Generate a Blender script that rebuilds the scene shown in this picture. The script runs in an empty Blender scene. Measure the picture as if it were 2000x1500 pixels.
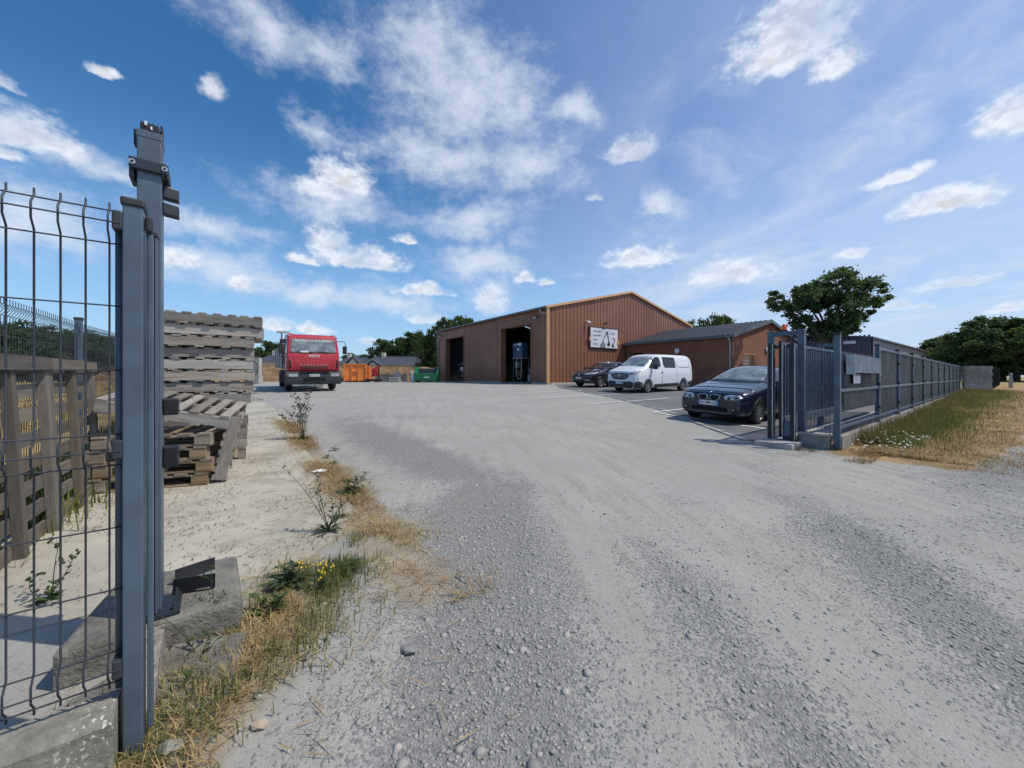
import bpy, bmesh, math, random
import numpy as np
from mathutils import Vector, Matrix, noise as mnoise
from mathutils.bvhtree import BVHTree
from mathutils.geometry import delaunay_2d_cdt

random.seed(7)
rng = np.random.default_rng(11)
R = math.radians
scn = bpy.context.scene
col = scn.collection

# ------------------------------------------------------------------ camera
EYE = 1.2
FPX = 750.0          # focal length in pixels of the 2000 px wide photograph
HOR = 735.0          # row of the horizon
cam_d = bpy.data.cameras.new('camera')
cam = bpy.data.objects.new('camera', cam_d)
col.objects.link(cam)
cam.location = (0, 0, EYE)
cam.rotation_euler = (R(90), 0, 0)
cam_d.sensor_width = 36
cam_d.lens = 36 * FPX / 2000
cam_d.shift_y = -(750 - HOR) / 2000
cam_d.clip_start = 0.05
cam_d.clip_end = 3000
scn.camera = cam

# ------------------------------------------------------------------ light
SUN_AZ, SUN_EL = R(98), R(57)
sd = Vector((math.cos(SUN_EL) * math.sin(SUN_AZ), math.cos(SUN_EL) * math.cos(SUN_AZ), math.sin(SUN_EL)))
sun_d = bpy.data.lights.new('sun', 'SUN')
sun_d.energy = 3.0
sun_d.angle = R(0.6)
sun_d.color = (1.0, 0.935, 0.83)
sun = bpy.data.objects.new('sun', sun_d)
sun.rotation_euler = sd.to_track_quat('Z', 'Y').to_euler()
sun.location = (20, 5, 40)
col.objects.link(sun)
scn.view_settings.view_transform = 'Standard'
scn.view_settings.look = 'None'
scn.view_settings.exposure = 0.22
scn.view_settings.gamma = 1.0
scn.view_settings.use_curve_mapping = False

def ray(px, py):
    return Vector(((px - 1000) / FPX, 1.0, (HOR - py) / FPX))

class NT:
    """small node-tree helper"""
    def __init__(s, tree):
        s.t = tree; s.n = tree.nodes; s.l = tree.links
    def node(s, kind, **kw):
        n = s.n.new(kind)
        for k, v in kw.items(): setattr(n, k, v)
        return n
    def put(s, sock, v):
        if isinstance(v, bpy.types.NodeSocket): s.l.new(v, sock)
        elif v is not None:
            if sock.type == 'RGBA' and len(v) == 3: v = (*v, 1)
            sock.default_value = v
    def math(s, op, a, b=None, c=None, clamp=False):
        n = s.node('ShaderNodeMath', operation=op, use_clamp=clamp)
        s.put(n.inputs[0], a); s.put(n.inputs[1], b)
        if c is not None: s.put(n.inputs[2], c)
        return n.outputs[0]
    def vec(s, op, a, b=None, scale=None):
        n = s.node('ShaderNodeVectorMath', operation=op)
        s.put(n.inputs[0], a)
        if b is not None: s.put(n.inputs[1], b)
        if scale is not None: s.put(n.inputs['Scale'], scale)
        return n.outputs['Value'] if op in ('LENGTH', 'DOT_PRODUCT', 'DISTANCE') else n.outputs[0]
    def noise(s, v, scale, detail=4, rough=0.55, dist=0.0):
        n = s.node('ShaderNodeTexNoise')
        s.put(n.inputs['Vector'], v)
        n.inputs['Scale'].default_value = scale; n.inputs['Detail'].default_value = detail
        n.inputs['Roughness'].default_value = rough; n.inputs['Distortion'].default_value = dist
        return n.outputs['Fac']
    def ramp(s, f, a, b, lo=0.0, hi=1.0, smooth=True):
        n = s.node('ShaderNodeMapRange')
        if smooth: n.interpolation_type = 'SMOOTHSTEP'
        s.put(n.inputs['Value'], f)
        for k, v in (('From Min', a), ('From Max', b), ('To Min', lo), ('To Max', hi)): s.put(n.inputs[k], v)
        return n.outputs['Result']
    def mix(s, f, a, b, mode='MIX'):
        n = s.node('ShaderNodeMix', data_type='RGBA', blend_type=mode)
        s.put(n.inputs['Factor'], f); s.put(n.inputs['A'], None) if False else None
        s.put(n.inputs[6], a); s.put(n.inputs[7], b)
        return n.outputs[2]
    def sep(s, v):
        n = s.node('ShaderNodeSeparateXYZ'); s.put(n.inputs[0], v); return n.outputs
    def comb(s, x, y, z):
        n = s.node('ShaderNodeCombineXYZ')
        for i, v in enumerate((x, y, z)): s.put(n.inputs[i], v)
        return n.outputs[0]

# ------------------------------------------------------------------ sky
world = bpy.data.worlds.new('World')
scn.world = world
world.use_nodes = True
W = NT(world.node_tree)
for n in list(W.n): W.n.remove(n)
d = W.node('ShaderNodeTexCoord').outputs['Generated']
sky = W.node('ShaderNodeTexSky', sky_type='NISHITA')
sky.sun_disc = False
sky.sun_elevation = SUN_EL
sky.sun_rotation = SUN_AZ
sky.altitude = 100
sky.air_density = 1.0
sky.dust_density = 0.5
sky.ozone_density = 2.6
hs = W.node('ShaderNodeHueSaturation')
hs.inputs['Saturation'].default_value = 1.30
hs.inputs['Value'].default_value = 1.30
W.put(hs.inputs['Color'], sky.outputs[0])
dx, dy, dz = W.sep(d)
den = W.math('ADD', W.math('MAXIMUM', dz, 0.0), 0.10)
px_ = W.math('DIVIDE', dx, den); py_ = W.math('DIVIDE', dy, den)
plane = W.comb(px_, py_, 0.0)
# high thin cloud drawn out in streaks
warp = W.vec('SCALE', W.comb(W.noise(plane, 0.9, 3), W.noise(W.vec('ADD', plane, (7.3, 1.1, 0)), 0.9, 3), 0.0), scale=0.9)
pw = W.vec('ADD', plane, warp)
streak = W.noise(W.vec('MULTIPLY', pw, (1.15, 0.62, 1)), 2.6, 9, 0.64)
patchy = W.noise(W.vec('ADD', pw, (3.7, 2.2, 0)), 0.62, 3, 0.5)
fine = W.noise(pw, 6.0, 8, 0.65)
side = W.ramp(px_, -1.6, 1.4, -0.09, 0.05)
cov = W.math('ADD', W.math('ADD', W.math('MULTIPLY', streak, 0.55), W.math('MULTIPLY', patchy, 0.45)), W.math('MULTIPLY', W.math('SUBTRACT', fine, 0.5), 0.22))
cov = W.math('ADD', cov, side)
SOFT = [(850, 120, 120, 90), (930, 200, 150, 75), (880, 310, 190, 42), (1020, 320, 105, 55), (920, 430, 110, 40), (930, 512, 90, 30), (955, 580, 45, 38), (520, 40, 130, 50), (640, 110, 75, 40),
        (620, 250, 55, 22), (660, 395, 130, 34), (420, 525, 130, 34), (600, 560, 170, 30), (390, 440, 130, 26), (130, 300, 80, 28), (210, 335, 80, 22), (50, 430, 130, 75), (1285, 405, 50, 24), (1110, 225, 60, 30), (760, 590, 120, 20)]
sw_n = W.node('ShaderNodeTexNoise'); W.put(sw_n.inputs['Vector'], d)
sw_n.inputs['Scale'].default_value = 7; sw_n.inputs['Detail'].default_value = 6; sw_n.inputs['Roughness'].default_value = 0.6
dsoft = W.vec('ADD', d, W.vec('SCALE', W.vec('SUBTRACT', sw_n.outputs['Color'], (0.5, 0.5, 0.5)), scale=0.13))
soft = None
for (cx, cy, w, h) in SOFT:
    v = ray(cx, cy); L = v.length; v = v / L
    q = W.vec('MULTIPLY', W.vec('SUBTRACT', dsoft, tuple(v)), (FPX * L / w / 1.3, FPX * L / w / 1.3, FPX * L / h / 1.3))
    m = W.math('SUBTRACT', 1.0, W.vec('LENGTH', q))
    soft = m if soft is None else W.math('SMOOTH_MAX', soft, m, 0.3)
soft = W.math('ADD', soft, W.math('MULTIPLY', W.math('SUBTRACT', W.noise(W.vec('MULTIPLY', d, (1, 1, 1.6)), 15, 9, 0.68), 0.5), 1.9))
soft = W.ramp(soft, -0.15, 1.25, 0.0, 0.84)
cir = W.ramp(cov, 0.50, 0.80, 0.0, 0.70)
cir = W.math('MULTIPLY', cir, W.ramp(dz, 0.0, 0.16, 0.25, 1.0))
cir = W.math('MAXIMUM', cir, soft)
# thin milky veil toward the sun side
veil = W.ramp(px_, -0.7, 1.6, 0.0, 0.66)
veil = W.math('MULTIPLY', veil, W.ramp(W.noise(W.vec('MULTIPLY', pw, (0.8, 0.25, 1)), 1.6, 5), 0.3, 0.65, 0.45, 1.0))
# fair-weather cumulus: lumps standing in given directions, outline broken by noise
CUM = [(672, 340, 62, 34), (622, 362, 50, 20), (700, 500, 92, 26), (640, 462, 42, 30), (600, 505, 34, 13), (830, 562, 52, 15),
       (832, 622, 40, 10), (470, 553, 28, 15), (345, 497, 40, 26), (540, 629, 36, 15), (612, 641, 40, 12), (722, 664, 24, 7),
       (1232, 288, 52, 20), (1250, 497, 70, 22), (1425, 527, 74, 28), (1755, 342, 44, 16), (1850, 386, 76, 30), (1665, 488, 28, 13),
       (1862, 554, 60, 12), (1545, 40, 100, 72), (1520, 95, 70, 40), (1990, 205, 70, 46), (45, 245, 70, 44), (90, 270, 50, 26), (1752, 596, 26, 13),
       (1803, 596, 24, 8), (1978, 598, 44, 10), (1025, 540, 21, 13), (1065, 549, 18, 8), (413, 168, 26, 22), (195, 138, 24, 12),
       (795, 467, 24, 10), (1285, 402, 26, 15), (960, 580, 34, 34), (5, 160, 30, 14), (10, 295, 30, 18), (1157, 386, 16, 7), (1630, 120, 50, 24)]
best = None; tone = None
wob = W.node('ShaderNodeTexNoise'); W.put(wob.inputs['Vector'], d)
wob.inputs['Scale'].default_value = 17; wob.inputs['Detail'].default_value = 7; wob.inputs['Roughness'].default_value = 0.6
wv = W.vec('SCALE', W.vec('SUBTRACT', wob.outputs['Color'], (0.5, 0.5, 0.5)), scale=0.036)
dwarp = W.vec('ADD', d, wv)
for (cx, cy, w, h) in CUM:
    v = ray(cx, cy); L = v.length; v = v / L
    w_, h_ = 1.14 * w / FPX / L, 1.12 * h / FPX / L
    v.z -= .45 * h_; h_ *= 1.45; w_ *= 1.08
    q = W.vec('MULTIPLY', W.vec('SUBTRACT', dwarp, tuple(v)), (1 / w_, 1 / w_, 1 / h_))
    q = W.vec('MAXIMUM', q, W.vec('MULTIPLY', q, (-1, -1, -2.7)))          # flat base, domed top
    m = W.math('SUBTRACT', 1.0, W.vec('LENGTH', q))
    best = m if best is None else W.math('SMOOTH_MAX', best, m, 0.25)
cn = W.noise(W.vec('MULTIPLY', d, (1, 1, 1.5)), 26, 9, 0.62)
cn2 = W.noise(W.vec('MULTIPLY', W.vec('ADD', d, (0, 0, 0.012)), (1, 1, 1.5)), 26, 5, 0.6)
body = W.math('ADD', best, W.math('MULTIPLY', W.math('SUBTRACT', cn, 0.5), 1.45))
cum = W.math('MULTIPLY', W.ramp(body, -0.02, 0.72), W.ramp(W.noise(W.vec('ADD', d, (2, 1, 0)), 4.5, 2), 0.30, 0.56, 0.45, 0.95))
# the rest of the sky dome, away from these, carries scattered cumulus of the same kind
far_n = W.noise(W.vec('MULTIPLY', d, (1, 1, 2.4)), 5.5, 7, 0.55)
behind = W.ramp(dy, 0.25, -0.15)
cum = W.math('MAXIMUM', cum, W.math('MULTIPLY', W.ramp(far_n, 0.60, 0.70), behind))
shade = W.ramp(W.math('SUBTRACT', cn2, cn), -0.10, 0.12, 1.0, 0.80)
thick = W.ramp(body, 0.35, 1.1, 1.04, 0.88)
shade = W.math('MULTIPLY', shade, thick)
white = W.vec('SCALE', (8.5, 8.9, 9.7), scale=shade)
haze_c = (7.0, 7.6, 8.8)
low = W.ramp(dz, -0.05, 0.50, 0.72, 0.0)
c = W.mix(low, hs.outputs[0], (3.4, 5.7, 8.8))
c = W.mix(veil, c, (5.8, 6.5, 8.5))
c = W.mix(cir, c, haze_c)
c = W.mix(cum, c, white)
bg = W.node('ShaderNodeBackground')
W.put(bg.inputs['Color'], c)
bg.inputs['Strength'].default_value = 0.092
W.l.new(bg.outputs[0], W.node('ShaderNodeOutputWorld').inputs['Surface'])

# ------------------------------------------------------------------ helpers
def unit(x, y):
    l = math.hypot(x, y); return Vector((x / l, y / l, 0))
EB, GB = unit(.816, .577), unit(-.577, .816)     # along the hall's gable / along its long wall
EF, GF = unit(.788, .616), unit(-.616, .788)     # along the street fence / square to it
UP = Vector((0, 0, 1))
A_B = math.atan2(EB.y, EB.x)
A_F = math.atan2(EF.y, EF.x)

def G(x, y):
    u = y - 0.3 * x
    t = (u - 7.0)
    s = 0.0352
    k = 1.6
    a = s * 0.5 * (t + math.sqrt(t * t + k))          # soft start of the slope
    top = 0.64
    m = 0.04
    return 0.5 * (a + top - math.sqrt((a - top) ** 2 + m * m)) if True else a
def Gn(x, y):
    t = y - 0.3 * x - 7.0
    a = 0.0352 * 0.5 * (t + np.sqrt(t * t + 1.6))
    return 0.5 * (a + 0.64 - np.sqrt((a - 0.64) ** 2 + 0.0016))
def pix(px, py, dz=0.0):
    """point of the ground seen at a pixel of the photograph"""
    r = ray(px, py)
    y = 5.0
    for _ in range(60):
        z = G(r.x * y, y) + dz
        y = 0.5 * y + 0.5 * min(300, max(0.3, (z - EYE) / r.z))
    return Vector((r.x * y, y, G(r.x * y, y) + dz))
def on(x, y, dz=0.0): return Vector((x, y, G(x, y) + dz))

class MB:
    def __init__(s): s.v = []; s.f = []
    def add(s, vs, fs):
        o = len(s.v); s.v += [Vector(p) for p in vs]; s.f += [tuple(i + o for i in f) for f in fs]
    def box(s, c, size, ax=None, ay=None, az=None):
        ax = ax or Vector((1, 0, 0)); ay = ay or Vector((0, 1, 0)); az = az or UP
        c = Vector(c); h = [k / 2 for k in size]
        vs = [c + ax * (i * h[0]) + ay * (j * h[1]) + az * (k * h[2]) for i in (-1, 1) for j in (-1, 1) for k in (-1, 1)]
        s.add(vs, [(0, 1, 3, 2), (4, 6, 7, 5), (0, 4, 5, 1), (2, 3, 7, 6), (0, 2, 6, 4), (1, 5, 7, 3)])
        return s
    def prism(s, poly, direction):
        """polygon swept along a vector"""
        poly = [Vector(p) for p in poly]; dv = Vector(direction); n = len(poly)
        s.add(poly + [p + dv for p in poly], [tuple(range(n))[::-1], tuple(range(n, 2 * n))] + [(i, (i + 1) % n, n + (i + 1) % n, n + i) for i in range(n)])
        return s
    def tube(s, path, r, n=6, r2=None, cap=True):
        path = [Vector(p) for p in path]; m = len(path); vs = []
        prev = None
        for i, p in enumerate(path):
            t = (path[min(i + 1, m - 1)] - path[max(i - 1, 0)]).normalized()
            if prev is None:
                a = t.cross(Vector((0.31, 0.22, 0.92)))
                if a.length < .1: a = t.cross(Vector((1, 0, 0)))
            else: a = prev - t * prev.dot(t)
            a.normalize(); prev = a; b = t.cross(a)
            rr = r if r2 is None else r + (r2 - r) * i / (m - 1)
            vs += [p + (a * math.cos(k * 2 * math.pi / n) + b * math.sin(k * 2 * math.pi / n)) * rr for k in range(n)]
        fs = [(i * n + k, i * n + (k + 1) % n, (i + 1) * n + (k + 1) % n, (i + 1) * n + k) for i in range(m - 1) for k in range(n)]
        if cap: fs += [tuple(range(n))[::-1], tuple(range((m - 1) * n, m * n))]
        s.add(vs, fs); return s
    def lathe(s, prof, c, axis, n=24, cap=True):
        """profile of (radius, offset along axis)"""
        c = Vector(c); axis = Vector(axis).normalized()
        a = axis.cross(Vector((0.3, 0.1, 0.95))); a.normalize(); b = axis.cross(a); m = len(prof); vs = []
        for r, o in prof: vs += [c + axis * o + (a * math.cos(k * 2 * math.pi / n) + b * math.sin(k * 2 * math.pi / n)) * r for k in range(n)]
        s.add(vs, [(i * n + k, i * n + (k + 1) % n, (i + 1) * n + (k + 1) % n, (i + 1) * n + k) for i in range(m - 1) for k in range(n)])
        if cap: s.f += [tuple(len(s.v) - m * n + k for k in range(n))[::-1], tuple(len(s.v) - n + k for k in range(n))]
        return s
    def leaf(s, base, direction, length, width, droop=0.3):
        d = Vector(direction).normalized(); sd_ = d.cross(UP)
        if sd_.length < .05: sd_ = Vector((1, 0, 0))
        sd_.normalize(); base = Vector(base)
        a = base + d * length * .5 + UP * (-droop * length * .1); tip = base + d * length - UP * droop * length * .5
        s.add([base, a + sd_ * width / 2, tip, a - sd_ * width / 2, a - UP * width * .15], [(0, 1, 4), (1, 2, 4), (2, 3, 4), (3, 0, 4)])
    def mesh(s, name):
        me = bpy.data.meshes.new(name); me.from_pydata([tuple(v) for v in s.v], [], s.f); me.update(); return me

MAT_OF = {}
def link(name, me, mat, parent=None, smooth=False, bevel=0.0):
    o = bpy.data.objects.new(name, me)
    if mat is not None and not me.materials: me.materials.append(mat)
    col.objects.link(o)
    if parent is not None: o.parent = parent
    if smooth: me.polygons.foreach_set('use_smooth', [True] * len(me.polygons))
    if bevel:
        b = o.modifiers.new('bevel', 'BEVEL'); b.width = bevel; b.segments = 2; b.limit_method = 'ANGLE'; b.angle_limit = R(35)
    return o
def wmat(o): return Matrix.LocRotScale(o.location, o.rotation_euler, o.scale)
def part(name, mb, mat, parent, smooth=False, bevel=0.0, local=False):
    """mesh child; vertices given in world space unless local"""
    if parent is not None and not local:
        m = wmat(parent)
        if parent.parent is not None: m = wmat(parent.parent) @ m
        m = m.inverted(); mb.v = [m @ v for v in mb.v]
    return link(name, mb.mesh(name), mat, parent, smooth, bevel)
def tag(o, label, cat, group=None):
    o['label'] = label; o['category'] = cat
    if group: o['group'] = group
    return o
def thing(name, label, cat, loc=(0, 0, 0), rz=0.0, group=None):
    o = bpy.data.objects.new(name, None); col.objects.link(o)
    o.empty_display_size = .2; o.location = loc; o.rotation_euler = (0, 0, rz)
    return tag(o, label, cat, group)
def single(name, mb, mat, label, cat, loc=None, group=None, smooth=False, bevel=0.0):
    """a thing that is one mesh, its origin at its base; vertices in world space"""
    if loc is None:
        xs = [v.x for v in mb.v]; ys = [v.y for v in mb.v]; loc = ((min(xs) + max(xs)) / 2, (min(ys) + max(ys)) / 2, min(v.z for v in mb.v))
    loc = Vector(loc); mb.v = [v - loc for v in mb.v]
    o = link(name, mb.mesh(name), mat, None, smooth, bevel); o.location = loc
    return tag(o, label, cat, group)
def struct(name, mb, mat, parent=None, smooth=False, bevel=0.0):
    o = part(name, mb, mat, parent, smooth, bevel)
    if parent is None: o['kind'] = 'structure'
    return o
def copy_thing(root, loc, rz, label, rot=None):
    r = root.copy(); col.objects.link(r); r.location = loc; r.rotation_euler = rot or (0, 0, rz); r['label'] = label
    for ch in root.children:
        c_ = ch.copy(); col.objects.link(c_); c_.parent = r
        for g_ in ch.children:
            e_ = g_.copy(); col.objects.link(e_); e_.parent = c_
    return r
def mesh_np(name, V, F):
    """numpy vertices and equal-sized faces to a mesh, fast"""
    V = np.asarray(V, dtype=np.float32); F = np.asarray(F, dtype=np.int32)
    me = bpy.data.meshes.new(name); n, k = F.shape
    me.vertices.add(len(V)); me.vertices.foreach_set('co', V.ravel())
    me.loops.add(n * k); me.loops.foreach_set('vertex_index', F.ravel())
    me.polygons.add(n); me.polygons.foreach_set('loop_start', np.arange(0, n * k, k, dtype=np.int32))
    me.update(calc_edges=True); me.validate()
    return me
def text_part(s, size, mat, parent, M, name='lettering', align='CENTER', shear=0.0, depth=0.0, sx=1.0):
    cu = bpy.data.curves.new('t', 'FONT'); cu.body = s; cu.size = size; cu.align_x = align; cu.align_y = 'CENTER'
    cu.shear = shear; cu.extrude = depth; cu.resolution_u = 3; cu.offset = size * 0.012
    t = bpy.data.objects.new('t', cu); col.objects.link(t)
    me = bpy.data.meshes.new_from_object(t.evaluated_get(bpy.context.evaluated_depsgraph_get()))
    bpy.data.objects.remove(t); bpy.data.curves.remove(cu)
    me.transform(M @ Matrix.Diagonal((sx, 1, 1, 1))); me.materials.clear()
    return link(name, me, mat, parent)
def frame(o, ax, az):
    """matrix whose local x is ax, local y is up-vector az, z toward viewer"""
    ax = Vector(ax).normalized(); az = Vector(az).normalized(); n = ax.cross(az)
    m = Matrix((ax, az, n)).transposed().to_4x4(); m.translation = Vector(o); return m

# ------------------------------------------------------------------ materials
def mat(name, c, rough=.6, metal=0.0, var=0.0, vscale=3.0, bump=0.0, bscale=40.0, c2=None, spec=None, coat=0.0, stretch=None, coords='pos', detail=5):
    m = bpy.data.materials.new(name); m.use_nodes = True
    T = NT(m.node_tree); b = T.n['Principled BSDF']
    b.inputs['Roughness'].default_value = rough; b.inputs['Metallic'].default_value = metal
    if spec is not None: b.inputs['Specular IOR Level'].default_value = spec
    if coat: b.inputs['Coat Weight'].default_value = coat; b.inputs['Coat Roughness'].default_value = .05
    if coords == 'obj': p = T.node('ShaderNodeTexCoord').outputs['Object']
    else: p = T.node('ShaderNodeNewGeometry').outputs['Position']
    if stretch: p = T.vec('MULTIPLY', p, stretch)
    if var or c2:
        f = T.noise(p, vscale, detail, .62)
        c2_ = c2 if c2 else tuple(k * (1 - var) for k in c)
        c1_ = c if c2 else tuple(min(1, k * (1 + var)) for k in c)
        T.put(b.inputs['Base Color'], T.mix(T.ramp(f, .32, .68), c1_, c2_))
        T.put(b.inputs['Roughness'], T.ramp(f, .3, .7, max(.02, rough - .08), min(1, rough + .08)))
    else: b.inputs['Base Color'].default_value = (*c, 1)
    if bump:
        bn = T.node('ShaderNodeBump'); bn.inputs['Strength'].default_value = bump; bn.inputs['Distance'].default_value = .02
        T.put(bn.inputs['Height'], T.noise(p, bscale, 6, .6)); T.l.new(bn.outputs[0], b.inputs['Normal'])
    return m
def wood_mat(name, c1, c2, axis):
    m = bpy.data.materials.new(name); m.use_nodes = True
    T = NT(m.node_tree); b = T.n['Principled BSDF']
    oi = T.node('ShaderNodeObjectInfo'); tc = T.node('ShaderNodeTexCoord').outputs['Object']
    p = T.vec('ADD', T.vec('MULTIPLY', tc, axis), T.vec('SCALE', (13.7, 7.1, 3.3), scale=oi.outputs['Random']))
    g = T.noise(p, 9, 7, .65, .4); big = T.noise(p, 1.6, 3)
    f = T.math('ADD', T.math('MULTIPLY', g, .6), T.math('MULTIPLY', big, .4))
    cc = T.mix(T.ramp(f, .34, .66), c1, c2)
    hv = T.node('ShaderNodeHueSaturation'); T.put(hv.inputs['Color'], cc)
    T.put(hv.inputs['Value'], T.ramp(oi.outputs['Random'], 0, 1, .62, 1.3, False))
    T.put(hv.inputs['Saturation'], T.ramp(T.math('FRACT', T.math('MULTIPLY', oi.outputs['Random'], 17.3)), 0, 1, .55, 1.2, False))
    T.l.new(hv.outputs[0], b.inputs['Base Color']); b.inputs['Roughness'].default_value = .88
    bn = T.node('ShaderNodeBump'); bn.inputs['Strength'].default_value = .5; bn.inputs['Distance'].default_value = .006
    T.put(bn.inputs['Height'], g); T.l.new(bn.outputs[0], b.inputs['Normal'])
    return m
def leaf_mat(name, c1, c2, trans=.35, scale=.8):
    m = bpy.data.materials.new(name); m.use_nodes = True
    T = NT(m.node_tree); b = T.n['Principled BSDF']; p = T.node('ShaderNodeNewGeometry').outputs['Position']
    f = T.noise(p, scale, 3); f2 = T.noise(p, scale * 14, 2)
    cc = T.mix(T.ramp(T.math('ADD', T.math('MULTIPLY', f, .5), T.math('MULTIPLY', f2, .5)), .36, .64), c1, c2)
    T.put(b.inputs['Base Color'], cc); b.inputs['Roughness'].default_value = .6; b.inputs['Specular IOR Level'].default_value = .25
    tr = T.node('ShaderNodeBsdfTranslucent'); T.put(tr.inputs['Color'], T.mix(.5, cc, (.12, .16, .03)))
    mx = T.node('ShaderNodeMixShader'); mx.inputs[0].default_value = trans
    T.l.new(b.outputs[0], mx.inputs[1]); T.l.new(tr.outputs[0], mx.inputs[2])
    T.l.new(mx.outputs[0], T.n['Material Output'].inputs['Surface'])
    return m
M = {}
M['steel'] = mat('steel_slate', (.078, .112, .150), .44, 0, .20, 3.5, .06, 220, detail=9)
M['steel_dark'] = mat('steel_dark', (.022, .030, .040), .45, 0, .12, 6)
M['wire'] = mat('wire', (.030, .038, .050), .5)
M['infill'] = mat('infill', (.013, .021, .031), .6, 0, .3, 1.2)
M['galv'] = mat('galvanised', (.46, .47, .48), .42, .6, .12, 8)
M['rubber'] = mat('rubber', (.012, .012, .014), .55, 0, .2, 20, .1, 120)
M['black'] = mat('black_plastic', (.014, .015, .018), .5)
M['plastic_grey'] = mat('grey_plastic', (.032, .036, .042), .6, 0, .15, 10)
M['chrome'] = mat('chrome', (.72, .73, .75), .12, 1)
M['rim'] = mat('alloy', (.42, .43, .45), .3, .85)
M['wellblack'] = mat('wheel_well', (.006, .006, .007), .9)
M['concrete'] = mat('concrete', (.30, .285, .25), .92, 0, 0, 7, .5, 60, (.20, .19, .165))
M['concrete_pale'] = mat('concrete_pale', (.46, .44, .40), .92, 0, 0, 3, .3, 40, (.32, .30, .27))
M['concrete_wall'] = mat('concrete_wall', (.25, .25, .245), .92, 0, 0, 1.2, .3, 40, (.13, .13, .125))
M['clad'] = mat('brown_cladding', (.255, .106, .060), .46, 0, .13, .45, detail=8)
M['render_brown'] = mat('brown_render', (.235, .096, .056), .85, 0, .08, 1.5, .1, 80)
M['orange_trim'] = mat('orange_trim', (.66, .38, .17), .5, 0, .06, 2)
M['roof'] = mat('roof_sheet', (.055, .062, .075), .5, 0, .1, 1.5)
M['gutter'] = mat('gutter', (.115, .14, .165), .45, .2)
M['zinc'] = mat('pipe_zinc', (.42, .43, .45), .45, .4)
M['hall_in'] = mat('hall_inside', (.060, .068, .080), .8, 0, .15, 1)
M['glass'] = mat('glass_dark', (.012, .016, .018), .04, 0, spec=.6)
M['glass_pale'] = mat('glass_screen', (.17, .20, .205), .06, 0, .45, 2.6, spec=1.0)  # pale mottled base colour carries the sky reflections of the windshields
M['lamp_glass'] = mat('lamp_glass', (.50, .53, .55), .12, .5)
M['white'] = mat('white_paint', (.78, .79, .80), .35, 0, .03, 2)
M['van_white'] = mat('van_white', (.74, .76, .78), .28, coat=.6)
M['bmw_blue'] = mat('car_blue', (.013, .017, .036), .26, .35, coat=.8)
M['suv_dark'] = mat('car_dark', (.016, .015, .026), .24, .3, coat=.8)
M['truck_red'] = mat('truck_red', (.42, .022, .035), .38, 0, .10, 2, coat=.3)
M['bed_grey'] = mat('bed_grey', (.36, .35, .31), .7, 0, .22, 3)
M['plate'] = mat('plate_white', (.80, .80, .78), .4)
M['plate_blue'] = mat('plate_blue', (.03, .12, .45), .4)
M['ink'] = mat('ink', (.012, .012, .014), .6)
M['ink_grey'] = mat('ink_grey', (.20, .21, .22), .6)
M['ink_red'] = mat('ink_red', (.42, .02, .03), .5)
M['banner'] = mat('banner', (.66, .68, .71), .5, 0, .10, 1.2)
M['skip_orange'] = mat('skip_orange', (.80, .235, .045), .55, 0, .12, 2.2)
M['skip_green'] = mat('skip_green', (.02, .22, .10), .5, 0, .15, 2)
M['red_mach'] = mat('machine_red', (.45, .03, .03), .5, 0, .2, 6)
M['amber'] = mat('beacon_orange', (.85, .12, .03), .3)
M['slate'] = mat('slate_roof', (.062, .066, .082), .6, 0, .15, .8, .1, 6)
M['cream'] = mat('cream_wall', (.62, .58, .50), .9, 0, .06, 1)
M['tin_grey'] = mat('tin_grey', (.20, .21, .24), .5, .1, .08, .6)
M['tin_dark'] = mat('tin_dark', (.085, .09, .11), .5, .1, .08, .6)
M['asphalt'] = mat('asphalt', (.165, .166, .168), .88, 0, 0, .7, .3, 240, (.120, .121, .125), detail=9)
M['line'] = mat('line_paint', (.70, .70, .68), .7, 0, .12, 14)
M['wood'] = wood_mat('pallet_wood', (.34, .305, .26), (.19, .168, .142), (.35, 3, 3))
M['wood_y'] = wood_mat('pallet_wood_new', (.34, .265, .18), (.20, .15, .10), (.35, 3, 3))
M['wood_d'] = wood_mat('pallet_wood_shaded', (.185, .158, .125), (.11, .094, .075), (.35, 3, 3))  # darker wood: the shade on the upright pallets is in the colour
M['concrete_old'] = mat('concrete_old', (.25, .235, .20), .95, 0, 0, 9, .8, 55, (.13, .122, .105), detail=10)
M['bark'] = mat('bark', (.075, .060, .048), .9, 0, .3, 6, .6, 20)
M['leaf_tree'] = leaf_mat('leaf_tree', (.050, .092, .034), (.095, .145, .048), .45)
M['leaf_tree2'] = leaf_mat('leaf_tree_cool', (.052, .096, .046), (.095, .150, .062), .5)
M['leaf_weed'] = leaf_mat('leaf_weed', (.060, .105, .030), (.105, .140, .050), .3, 6)
M['leaf_dark'] = leaf_mat('leaf_dark', (.045, .080, .028), (.075, .105, .045), .3, 6)
M['grass'] = leaf_mat('grass_green', (.085, .125, .030), (.25, .22, .075), .35, 2.0)
M['straw'] = leaf_mat('straw', (.50, .37, .17), (.34, .24, .11), .2, 3)
M['straw_brown'] = leaf_mat('straw_brown', (.36, .22, .10), (.24, .15, .075), .2, 3)
M['petal_white'] = mat('petal_white', (.80, .80, .76), .6)
M['petal_yellow'] = mat('petal_yellow', (.75, .50, .02), .6)
M['paper'] = mat('paper', (.82, .82, .80), .7)
M['blue_mach'] = mat('blue_machine', (.055, .10, .16), .5, 0, .1, 6)
M['shutter'] = mat('shutter', (.62, .58, .54), .6)
M['hose'] = mat('hose', (.42, .38, .30), .6)
M['earth'] = mat('earth_bank', (.30, .20, .105), .95, 0, 0, 1.1, .6, 8, (.16, .105, .055), detail=10)

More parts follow.
